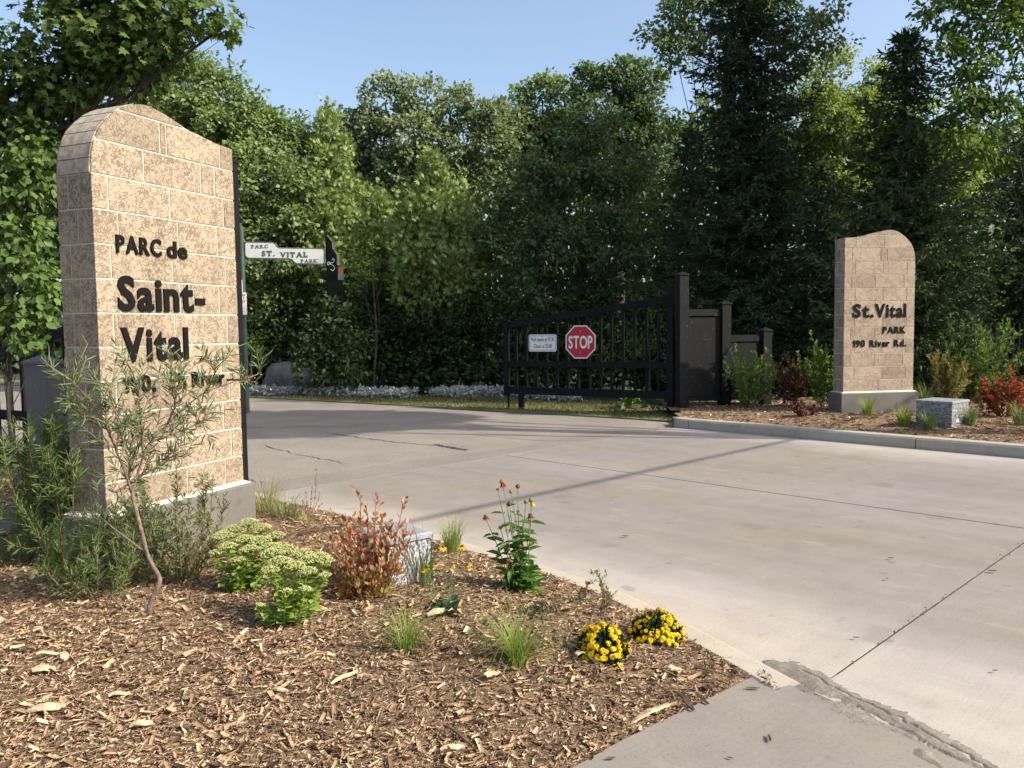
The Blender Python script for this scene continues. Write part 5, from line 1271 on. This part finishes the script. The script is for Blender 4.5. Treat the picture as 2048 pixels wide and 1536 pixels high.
r = shrub('red_shrub', 'wine-red upright shrub growing in front of the speckled light box', 'shrub', GP, g0, [(st, .0032, .0014, M_STEMRED, 'stems'), (t2, .0012, .0007, M_STEMRED, 'twigs')], [(*V1, L_RED, 'upper_leaves'), (*V2, L_REDLOW, 'lower_leaves')])
for o in r.children: o['kind'] = 'stuff'
r.children[-1]['label'] = 'orange and yellow lower leaves'

# --- grasses
def tuft(label, px, py, z, n, L, W, lean, droop, mat, spread=.03, grp=GP, name='grass_tuft', bias=None, extra=None, zf=None):
    g0 = G(px, py, z)
    root = empty(name, tuple(g0), 0, label, 'ornamental grass', grp)
    parts = [blades(n, (0, 0, -.01), spread, L, W, lean, droop, dirbias=bias)]
    if extra: parts.append(blades(*extra))
    V, Fc = join_np(parts); o = link('blades', np_mesh('blades', V, Fc, mat), root); o['kind'] = 'stuff'
    return root
tuft('small green grass tuft leaning right, in front of the stonecrops', 815, 1318, .06, 220, (.10, .36), .0036, (.02, .85), (.05, .8), L_GRASS, .03, bias=(.25, 0, 0))
tuft('larger spiky green grass tuft nearest the camera', 1035, 1342, .06, 300, (.12, .40), .0038, (.02, .9), (.05, .8), L_GRASS, .032, bias=(.1, 0, 0))
tuft('straw-coloured wispy grass clump beside the far corner of the plinth', 525, 1030, .08, 260, (.2, .50), .003, (.05, .6), (.1, .8), L_DRY, .12)
tuft('pale green grass clump behind the stonecrops', 575, 1040, .08, 240, (.12, .32), .003, (.1, .7), (.1, .8), L_GRASSG, .12)
tuft('thin dry grass tuft by the plinth behind the low grey shrub', 385, 1150, .09, 140, (.12, .30), .003, (.0, .3), (.0, .3), L_DRY, .06)
tuft('fine upright green grass right of the light box', 905, 1100, .07, 200, (.12, .30), .0035, (.02, .4), (.05, .5), L_GRASS, .05)
tuft('tall blue-green grass with broad arching blades at the light box corner', 850, 1180, .07, 22, (.25, .52), .011, (.05, .3), (.1, .5), L_GRASSG, .06)
# seed-head plant
g0 = G(618, 1052, .07); st = []
for x, y in ((632, 935), (626, 968), (605, 1000), (590, 1010), (645, 1005), (662, 1012), (668, 1022), (640, 985), (612, 985)):
    e = D(x, y, g0[1] + rng.uniform(-.05, .1)); st.append(catmull([g0, (g0 + e) / 2 + rng.normal(0, .015, 3), e], 5))
p, y = along(st, 120, .9, .5, .45, .1); nn = len(p)
V, Fc = scatter(T_OVAL, p, y, rdir(nn), rng.uniform(.008, .018, nn), np.full(nn, .008))
bl = blades(90, tuple(g0), .06, (.08, .2), .003, (.1, .6), (.1, .6))
r = shrub('seed_head_grass', 'airy dusty-pink seed-head plant between plinth and red shrub', 'plant', GP, g0, [(st, .0016, .0008, M_STEMRED, 'stems')], [(V, Fc, L_PINK, 'seed_heads'), (*bl, L_DRY, 'blades')])
for o in r.children: o['kind'] = 'stuff'

# --- chrysanthemums
def petals_flower(c, up, R, n, layers, drop=0.0):
    """double flower: rings of petals round c"""
    up = unit(np.array(up, float)); a = unit(np.cross(up, [.3, .9, .1])); b = np.cross(up, a); P_ = []; Y_ = []; L_ = []
    for l in range(layers):
        k = max(5, int(n * (1 - .22 * l)))
        for i in range(k):
            t = 6.283 * (i + .5 * l) / k; d = a * math.cos(t) + b * math.sin(t)
            P_.append(c + up * R * .12 * l); Y_.append(d + up * (-.15 - drop + .55 * l)); L_.append(R * (1 - .2 * l))
    return P_, Y_, L_
def mum(label, px, py, wpx, hpx, nf):
    g0 = G(px, py, .05); k = g0[1] / F; R = wpx * k / 2; Hh = hpx * k * .80
    root = empty('chrysanthemum', tuple(g0), 0, label, 'flowering plant', GP)
    n = 900; d = rdir(n); d[:, 2] = np.abs(d[:, 2]); q = d * np.array([R * .92, R * .92, Hh * .92]) * rng.uniform(.5, 1, n)[:, None] ** .5
    V, Fc = scatter(T_OVAL, q, unit(d + rdir(n) * .6 + np.array([0, 0, .2])), unit(d + rdir(n) * .4), rng.uniform(.018, .032, n), rng.uniform(.012, .018, n))
    link('leaves', np_mesh('leaves', V, Fc, L_MUMLEAF), root)['kind'] = 'stuff'
    made = []; tries = 0
    fp = []
    while len(fp) < nf and tries < 4000:
        tries += 1
        d = rdir(1)[0]; d[2] = abs(d[2])
        if rng.uniform() > .12 + .95 * d[2] or math.sin(d[0] * 4 + px) * math.sin(d[1] * 5 + 1) > .45: continue
        c = d * np.array([R, R, Hh]) * rng.uniform(.9, 1.1) * (1 + .13 * math.sin(d[0] * 3.1 + px) * math.cos(d[1] * 2.7 + py))
        if all(np.linalg.norm(c - o) > .0125 for o in fp): fp.append(c)
    for c in fp:
        d = unit(c / np.array([R, R, Hh]) + rng.normal(0, .15, 3) + np.array([0, 0, .15])); rr = rng.uniform(.011, .0175) if rng.uniform() > .15 else .005
        P_, Y_, L_ = petals_flower(c, d, rr, 10, 3)
        V, Fc = scatter(T_OVAL, np.array(P_), np.array(Y_), np.tile(d, (len(P_), 1)), np.array(L_), np.array(L_) * .55)
        link('flower', np_mesh('flower', V, Fc, L_MUM), root)
mum('dome of yellow chrysanthemums, the left and nearer of the two', 1205, 1318, 110, 88, 150)
mum('dome of yellow chrysanthemums closest to the kerb', 1312, 1276, 108, 66, 130)

# --- daisy-like flowers on stems
def daisy(parent, c, up, R, n, drop, mat, cone_mat, cr, ch):
    c = np.array(c, float); up = unit(np.array(up, float))
    P_, Y_, L_ = petals_flower(c, up, R, n, 1, drop)
    V, Fc = scatter(T_LANCE, np.array(P_), np.array(Y_) + rng.normal(0, .12, (len(Y_), 3)), np.tile(up, (len(P_), 1)), np.array(L_) * rng.uniform(.8, 1.1, len(L_)), np.array(L_) * .30)
    f = link('flower', np_mesh('flower', V, Fc, mat), parent)
    mb = MB(); a = unit(np.cross(up, [.2, .9, .1])); b = np.cross(up, a); rings = []
    for i, (zz, rr) in enumerate(((-.1, .6), (.15, 1), (.5, .92), (.8, .62), (1, .12))):
        rings.append([c + up * ch * zz + (a * math.cos(t) + b * math.sin(t)) * cr * rr * rng.uniform(.93, 1.07) for t in np.arange(0, 6.28, .6283)])
    vs = [q for rg in rings for q in rg]; fs = [(i * 10 + j, i * 10 + (j + 1) % 10, (i + 1) * 10 + (j + 1) % 10, (i + 1) * 10 + j) for i in range(4) for j in range(10)] + [tuple(40 + j for j in range(10))]
    mb.add(vs, fs); mb.build('flower_cone', cone_mat, f)
g0 = G(1045, 1190, .07); dv = g0[1]
root = empty('coneflower', tuple(g0), 0, 'tall coneflower clump with drooping faded petals beside the kerb', 'flowering plant', GP)
heads = [(1005, 966, 'r', 9, M_CONEO, .9), (1035, 975, 'n', 8, M_CONE, 0), (1022, 985, 'n', 7, M_CONEO, 0), (1052, 1006, 'n', 8, M_CONEG, 0), (1063, 1003, 'y', 9, M_CONEG, 1.4), (1061, 1033, 'r', 8, M_CONE, .2), (971, 1035, 'r', 7, M_CONE, .1), (1019, 1010, 'n', 9, M_CONE, 0), (1001, 1057, 'n', 7, M_CONEG, 0), (1038, 1082, 'r', 9, M_CONE, .4), (1014, 1102, 'n', 9, M_CONEO, 0), (1016, 1122, 'r', 8, M_CONEO, .9), (1046, 1042, 'y', 5, M_CONEG, .5), (996, 980, 'n', 5, M_CONE, 0)]
st = []; lp = []; ly = []; lL = []
for (x, y, kd, s, cm, dr) in heads:
    dd = rng.uniform(-.06, .1); e = D(x, y, dv + dd) - g0; a = np.array([e[0] * .25, dd * .5, -.02]); pth = catmull([a, (a + e) / 2 + np.array([rng.normal(0, .012), 0, .01]), e], 6); st.append(pth)
    cr = s * dv / F * .62
    daisy(root, e, (rng.normal(0, .2), -.25, 1), (.030 if kd != 'n' else .007) * (s / 8), 13 if kd != 'n' else 8, dr, L_CONEY if kd == 'y' else L_CONEP, cm, cr, cr * 1.5)
    for t in np.arange(.06, .85, .05):
        i = t * (len(pth) - 1.001); q = pth[int(i)]; az = rng.uniform(0, 6.283); lp.append(q); ly.append([math.cos(az), math.sin(az), rng.uniform(-.1, .7)]); lL.append(rng.uniform(.06, .125) * (1.1 - .5 * t))
for _ in range(46):
    az = rng.uniform(0, 6.283); lp.append(np.array([rng.normal(0, .035), rng.normal(0, .035), rng.uniform(0, .10)])); ly.append([math.cos(az), math.sin(az), rng.uniform(.1, 1.2)]); lL.append(rng.uniform(.07, .14))
stems_mb(st, .003, .0018).build('stems', M_STEMGREEN, root)
lp = np.array(lp); L = np.array(lL); T_BROAD = (T_LANCE[0] * np.array([1, 1, 2.4]), T_LANCE[1])
V, Fc = scatter(T_BROAD, lp, np.array(ly), unit(np.array([0, 0, 1.0]) + rdir(len(lp)) * .3), L, L * .34); link('leaves', np_mesh('leaves', V, Fc, L_BROAD), root)['kind'] = 'stuff'
# black-eyed susans
g0 = G(890, 1243, .07); dv = g0[1]
root = empty('black_eyed_susan', tuple(g0), 0, 'golden black-eyed daisies over dark leaves right of the light box', 'flowering plant', GP)
st = []; lp = []; ly = []; lL = []
for (x, y, s) in ((853, 1134, 9), (872, 1128, 7), (904, 1132, 9), (935, 1130, 9), (886, 1094, 10), (925, 1092, 10), (846, 1140, 7)):
    dd = rng.uniform(-.05, .18); e = D(x, y, dv + dd) - g0; a = np.array([e[0] * .2, dd * .6, -.02]); pth = catmull([a, (a + e) / 2 + np.array([rng.normal(0, .015), 0, 0]), e], 6); st.append(pth)
    daisy(root, e, (rng.normal(0, .2), -.35, 1), .026 * s / 9, 12, .15, L_RUD, M_CONE, .0075, .008)
    for t in np.arange(.15, .9, .14):
        q = pth[int(t * (len(pth) - 1))]; az = rng.uniform(0, 6.283); lp.append(q); ly.append([math.cos(az), math.sin(az), .5]); lL.append(rng.uniform(.03, .055))
stems_mb(st, .0022, .0014).build('stems', M_STEMGREEN, root)
L = np.array(lL); V, Fc = scatter(T_LANCE, np.array(lp), np.array(ly), unit(np.array([0, 0, 1.0]) + rdir(len(lp)) * .3), L, L * .3); link('stem_leaves', np_mesh('stem_leaves', V, Fc, L_GRASSG), root)['kind'] = 'stuff'
n = 52; az = rng.uniform(0, 6.283, n); lp = np.column_stack([rng.normal(.01, .03, n), rng.normal(0, .03, n), rng.uniform(0, .05, n)]); L = rng.uniform(.06, .11, n)
V, Fc = scatter(T_BROAD, lp, np.column_stack([np.cos(az), np.sin(az), rng.uniform(.2, 1.3, n)]), unit(np.array([0, 0, 1.0]) + rdir(n) * .3), L, L * .5); link('basal_leaves', np_mesh('basal_leaves', V, Fc, L_DKBROAD), root)['kind'] = 'stuff'
# small grey spires and a dark low tuft
bushy('slender pale grey-green spires by the kerb', 1185, 1218, .05, 60, 85, 7, L_WILLOWD, (.012, .026), .3, 200, (.03, .06), 6, name='spire_plant', ntw=3)
bushy('low dark fine-leaved plant left of the spires', 1085, 1246, .06, 75, 42, 12, L_UNDER, (.014, .03), .2, 160, (.03, .06), 7, name='low_fine_plant', ntw=4)

# ---------------- bed behind the kerb
def rz_(px, py): 
    g = G(px, py, .14); return zR(g[0], g[1])
def bed_shrub(label, px, py, w, h, nst, mat, Lr, Wd, per=60, stem=M_STEMTAN, fan=1.0, T=T_OVAL, tl=(.12, .3)):
    return bushy(label, px, py, rz_(px, py), w, h, nst, mat, Lr, Wd, per, tl, 8, name='bed_shrub', stem=stem, T=T, fan=fan, grp=GR, ntw=6)
bed_shrub('light green leafy shrub in front of the lower fence panel', 1502, 815, 105, 125, 16, L_LIME, (.06, .10), .5, 34)
bed_shrub('bronze-red small shrub between the two green shrubs by the pillar', 1580, 812, 60, 108, 12, L_PURPLE, (.05, .08), .45, 42, M_STEMRED)
bed_shrub('yellow-green leafy shrub touching the right pillar on its left', 1648, 815, 80, 130, 15, L_LIME, (.055, .10), .45, 34)
bed_shrub('low purple-leaved plant at the foot of the right pillar', 1612, 832, 62, 26, 12, L_PURPLE, (.04, .07), .7, 45, M_STEMRED, tl=(.05, .1))
bed_shrub('large rounded green shrub right of the lettered pillar', 1945, 803, 190, 165, 40, L_VINE, (.06, .10), .42, 44)
bed_shrub('tan-olive shrub in front of the large rounded green shrub', 1895, 808, 100, 100, 20, L_TAN, (.05, .08), .4, 46)
bed_shrub('red-orange shrub at the right edge behind the grey light box', 2008, 834, 90, 72, 18, L_ORANGE, (.04, .07), .5, 60, M_STEMRED)
for (x, y, L_, lab, mt) in ((1735, 830, (.15, .42), 'green grass tuft at the left foot of the right pillar', L_GRASS), (1808, 852, (.15, .45), 'green grass tuft at the right foot of the right pillar', L_GRASS), (1858, 858, (.12, .36), 'short grass tuft before the grey light box', L_GRASSG), (1940, 850, (.15, .45), 'grass tuft right of the grey light box', L_GRASSG), (1850, 815, (.2, .6), 'loose grass clump between pillar and tan shrub', L_GRASSG), (2040, 850, (.2, .5), 'grass tuft at the right edge below the red-orange shrub', L_GRASSG)):
    tuft(lab, x, y, rz_(x, y), 150, L_, .007, (.05, .5), (.1, .7), mt, .07, grp=GR)
# silver edging plants, hostas and boulder at the far wood edge
pts = [G(x, y, .05)[:2] for x, y in ((488, 787), (560, 788), (640, 789), (730, 791), (815, 793))]
pts2 = [G(x, y, .05)[:2] for x, y in ((880, 790), (940, 790), (1010, 790), (1080, 795), (1150, 800))]
cl = []
for P_ in (pts, pts2):
    q = catmull([(*p, 0) for p in P_], 30); q = np.array(q); cl.append(np.repeat(q, 7, 0) + np.column_stack([rng.normal(0, .12, len(q) * 7), rng.normal(0, .18, len(q) * 7), rng.uniform(.03, .20, len(q) * 7)]))
cl = np.concatenate(cl); cl = cl[vnoise(cl[:, :2], 5, 77) > -.32]; nn = len(cl)
V, Fc = leafy(cl, .06, 5, T_OVAL, (.05, .10), .5, np.tile([0, -.4, .6], (nn, 1)))
tag(link('silver_edging_plants', np_mesh('silver_edging_plants', V, Fc, L_SILVER)), 'band of silvery white edging plants along the grass verge', 'edging plants', kind='stuff')
for i, (x, y, d, s, lab) in enumerate(((840, 740, 20.3, 38, 'broad-leaved plant behind the gap in the silver edging'), (900, 745, 20.3, 40, 'broad-leaved plant left of the gate behind the silver edging'), (700, 750, 20.8, 34, 'shaded leafy plant behind the silver edging, right of the boulder'), (520, 750, 21.5, 30, 'shaded leafy plant left of the boulder'), (1290, 806, 14.6, 34, 'leafy ground plant below the hinge end of the gate'), (1250, 808, 15.2, 24, 'low leafy plant under the gate bottom rail'))):
    c = D(x, y, d); c[2] = max(.2, c[2] * .5); k = d / F * s
    tree('hosta', lab, (c[0], c[1], 0.0), [((c[0], c[1], .28 if i < 4 else .18), k, k * .6, .3 if i < 4 else .15)], L_UNDER if i < 4 else L_BROAD, .012, 10, 8, (.12, .2), .14, T=T_OVAL, wr=.6, group='leafy plants at the wood edge', cat='plant', trunk_top=(c[0], c[1], .2), twigs=2)
def rock(name, label, c, rx, ry, rz_h, mat, seed, group=None):
    r = np.random.default_rng(seed); root = MB(); n, mm = 14, 9; vs = []
    w = r.normal(size=(5, 3)) * 1.6; ph = r.uniform(0, 6.28, 5)
    for i in range(mm + 1):
        th = math.pi * i / mm
        for j in range(n):
            a = 6.283 * j / n; d = np.array([math.sin(th) * math.cos(a), math.sin(th) * math.sin(a), math.cos(th)])
            s = 1 + .16 * sum(math.sin(d @ w[q] * 1.7 + ph[q]) for q in range(5)) / 1.6 + r.normal(0, .012); vs.append((d[0] * rx * s, d[1] * ry * s, d[2] * rz_h * s))
    fs = [(i * n + j, i * n + (j + 1) % n, (i + 1) * n + (j + 1) % n, (i + 1) * n + j) for i in range(mm) for j in range(n)]
    root.add(vs, fs); o = root.build(name, mat, None, smooth=True); o.location = tuple(c); tag(o, label, 'boulder', group); return o
M_ROCK = m_bark('grey_boulder_stone', (0.10, 0.095, 0.09), (0.20, 0.19, 0.175), (6, 6, 6))
c = D(580, 735, 21.0); rock('boulder', 'large grey boulder behind the silver edging under the park name sign', (c[0], c[1], .35), .62, .45, .42, M_ROCK, 5)
c = G(20, 905, .15); rock('boulder', 'grey stone block at the left edge behind the bright shrub', (c[0], c[1], .18), .34, .26, .26, M_ROCK, 6)
c = G(12, 1060, .1); rock('boulder', 'dark grey stone at the left edge of the mulch', (c[0], c[1], .12), .17, .16, .16, M_ROCK, 7)
# ================================================================== light boxes, litter, cable
def light_box(label, px, py, rz, wx, wy, h, z, m_side, m_dark, slats):
    g0 = G(px, py, z); r = empty('ground_light_box', (g0[0], g0[1], z - .03), rz, label, 'light box', 'metal ground light boxes')
    mb = MB(); e = .012
    b = [(0, 0), (wx, 0), (wx, wy), (0, wy)]
    mb.box(0, wx, 0, wy, 0, h - .03); mb.build('housing', m_side, r)
    mb = MB(); mb.add([(-e, -e, h - .03), (wx + e, -e, h - .03), (wx + e, wy + e, h - .03), (-e, wy + e, h - .03), (-e, -e, h - .008), (wx + e, -e, h - .008), (wx + e, wy + e, h - .008), (-e, wy + e, h - .008), (0.004, 0.004, h), (wx - .004, .004, h), (wx - .004, wy - .004, h), (.004, wy - .004, h)],
                      [(3, 2, 1, 0), (0, 1, 5, 4), (1, 2, 6, 5), (2, 3, 7, 6), (3, 0, 4, 7), (4, 5, 9, 8), (5, 6, 10, 9), (6, 7, 11, 10), (7, 4, 8, 11), (8, 9, 10, 11)])
    mb.build('lid', M_LID, r)
    if slats:
        mb = MB(); mb.box(-.006, -.0015, .02, wy - .02, .02, h - .05); mb.build('louvre_backing', m_dark, r)
        for i in range(slats):
            zz = .035 + (h - .10) * i / (slats - 1)
            mb = MB(); mb.add([(-.0065, .025, zz), (-.0065, wy - .025, zz), (-.022, wy - .025, zz - .012), (-.022, .025, zz - .012), (-.0065, .025, zz - .003), (-.0065, wy - .025, zz - .003), (-.022, wy - .025, zz - .015), (-.022, .025, zz - .015)], [(0, 1, 2, 3), (7, 6, 5, 4), (0, 3, 7, 4), (1, 2, 6, 5), (3, 2, 6, 7)]); mb.build('louvre_slat', m_dark, r)
    else:
        for i, (x, zz) in enumerate(((wx * .2, h * .45), (wx * .24, h * .3))):
            mb = MB(); mb.box(x, x + .07, -.006, -.0012, zz, zz + .035); mb.build('mounting_plate', M_WHITE if i else M_LID, r)
light_box('speckled metal light box partly hidden by the wine-red shrub', 778, 1192, math.radians(38), .27, .34, .34, .07, M_SPECK, M_SPECKD, 14)
light_box('grey streaked metal light box in front of the right pillar', 1903, 860, math.radians(38), .47, .46, .40, .13, M_GRANITE, M_SPECKD, 0)

# --- larger pieces of split wood lying on the mulch
def splinter(px, py, lpx, wpx, ang, mat=None, lift=.02):
    g0 = G(px, py, .05); z = zL(g0[0], g0[1]); k = g0[1] / F; L = lpx * k; W = wpx * k; t = .008
    n = 6; vs = []
    for i in range(n + 1):
        u = i / n; w = W * (.35 + .9 * math.sin(math.pi * min(.95, u * .9 + .08))) * rng.uniform(.75, 1.1) / 2; x = (u - .5) * L; zz = .006 * math.sin(u * 5) + rng.normal(0, .001)
        vs += [(x, -w, zz), (x + rng.normal(0, .004), w, zz + .003), (x, w * .8, zz + t), (x, -w * .85, zz + t * .8)]
    fs = [(i * 4 + j, i * 4 + (j + 1) % 4, i * 4 + 4 + (j + 1) % 4, i * 4 + 4 + j) for i in range(n) for j in range(4)] + [(0, 1, 2, 3), (n * 4 + 3, n * 4 + 2, n * 4 + 1, n * 4)]
    mb = MB(); mb.add(vs, fs); o = mb.build('wood_splinter', mat or M_PALEWOOD); o.location = (g0[0], g0[1], z + lift); o.rotation_euler = (rng.normal(0, .15), rng.normal(0, .12), math.radians(ang))
    return o
SP = [(985, 1375, 62, 16, 62, 'pale split-wood piece pointing up right below the larger grass tuft'), (1300, 1415, 95, 16, 25, 'pale forked split-wood piece near the sidewalk edge'), (95, 1458, 75, 20, 8, 'wide pale wood slab at the bottom left'), (90, 1375, 42, 24, 30, 'pale wedge of wood at the left edge, above the wide slab'), (130, 1348, 50, 14, -55, 'tan tilted wood shard at the far left'), (100, 1342, 46, 10, 35, 'thin pale splinter beside the tilted shard'),
      (880, 1258, 56, 16, 30, 'tan bark slab between grass tuft and dark daisy leaves'), (690, 1390, 70, 7, 50, 'long thin splinter in the middle of the mulch'), (640, 1250, 50, 9, -12, 'brown splinter right of the near stonecrop'), (1165, 1330, 36, 16, 40, 'pale chip just right below the left chrysanthemum'), (285, 1490, 45, 15, 15, 'tan flake near the bottom left corner'), (240, 1425, 40, 16, 35, 'light tan flake left of centre on the mulch'), (1345, 1340, 34, 12, -30, 'pale chip between the chrysanthemum and the sidewalk'), (905, 1500, 52, 10, 20, 'pale splinter at the bottom middle near the sidewalk'), (560, 1420, 44, 12, -25, 'tan wood flake below the near stonecrop')]
for x, y, l, w, a, lab in SP: tag(splinter(x, y, l, w, a), lab, 'wood piece', 'larger wood pieces on the mulch')
tag(splinter(1372, 1390, 62, 11, -72, M_DARKWOOD), 'dark bark strip at the mulch edge beside the sidewalk', 'wood piece', 'larger wood pieces on the mulch')
tag(splinter(920, 1480, 90, 9, -35, M_DARKWOOD), 'long dark stick near the bottom of the mulch', 'wood piece', 'larger wood pieces on the mulch')
# --- litter on the paving
def litter(px, py, l, w, ang, lab, z=.010, curl=.4):
    g0 = G(px, py, z); k = g0[1] / F; n = 5; vs = []
    for i in range(n + 1):
        u = i / n; ww = w * k * math.sin(math.pi * (.12 + .76 * u)) / 2; x = (u - .5) * l * k; zz = curl * .3 * l * k * (u - .5) ** 2 * 2 + .0015
        vs += [(x, -ww, zz + ww * .5), (x, 0, zz), (x, ww, zz + ww * .6)]
    fs = [(i * 3 + j, i * 3 + j + 1, i * 3 + 4 + j, i * 3 + 3 + j) for i in range(n) for j in range(2)]
    mb = MB(); mb.add(vs, fs); o = mb.build('fallen_leaf', plain('curled_dead_leaf', (0.10, 0.065, 0.03), .8, var=.4, scale=60)); o.location = tuple(g0); o.rotation_euler = (0, 0, math.radians(ang)); tag(o, lab, 'dead leaf', 'dead leaves on the paving')
for a in ((1538, 1478, 30, 9, 80, 'curled dead leaf in the middle of the sidewalk'), (1506, 1378, 30, 8, -10, 'dead leaf on the sidewalk nearest the mulch tip'), (1460, 1517, 14, 5, -30, 'dead leaf fragment low on the sidewalk'), (1222, 1518, 22, 8, 10, 'dead leaf by the mulch at the bottom of the view'), (1782, 1117, 14, 5, -15, 'dead leaf in the middle right of the apron'), (1712, 1276, 14, 5, -15, 'dead leaf left of the slab joint'), (1250, 1073, 14, 5, -10, 'dead leaf on the apron right of the coneflower'), (1990, 1342, 12, 5, 0, 'dead leaf near the right edge of the apron'), (1774, 1158, 8, 6, 40, 'tiny dead leaf below the middle apron leaf'), (1985, 1143, 18, 8, -10, 'pale dead leaf beside the slab joint')):
    litter(*a)
# small stones caught in the slab joint
mb = MB()
for _ in range(60):
    a = J2A + rng.normal(0, .012); b = rng.uniform(0.2, 3.5); q = np.array([*AB(a, b), .002]); s = rng.uniform(.002, .007)
    mb.add([q + v * s for v in OCTV], [tuple(f) for f in OCTF])
o = mb.build('joint_grit', M_ASPHD, drive); o['kind'] = 'stuff'

# --- overhead street cable behind the right of the view; only its shadow crosses the apron
s2 = S / S[2]
hgt = 6.2
pA = G(860, 1035) + s2 * hgt; pB = G(1560, 885) + s2 * hgt; dd = (pB - pA) / np.linalg.norm(pB - pA)
pts = [pA + dd * t + np.array([0, 0, .0006 * (t - 2.8) ** 2]) for t in np.linspace(-16, 22, 20)]
mb = MB(); mb.tube(pts, .035, 8); o = mb.build('overhead_cable', M_BLACK); tag(o, 'thick black overhead cable along the street, out of view at the right', 'cable')
for t, lab in ((-16, 'wooden utility pole at the near end of the overhead cable'), (22, 'wooden utility pole at the far end of the overhead cable')):
    q = pA + dd * t; z = q[2] + .0006 * (t - 2.8) ** 2
    r = empty('utility_pole', (q[0], q[1], 0), 0, lab, 'utility pole', 'street utility poles')
    mb = MB(); mb.tube([(0, .2, -.3), (0, .2, 4), (0, .2, z + .5)], [.14, .125, .11], 10); mb.build('pole', M_BARK, r)
    mb = MB(); mb.box(-.06, .06, .02, .08, z - .06, z + .06); mb.build('cable_clamp', M_GALV, r)
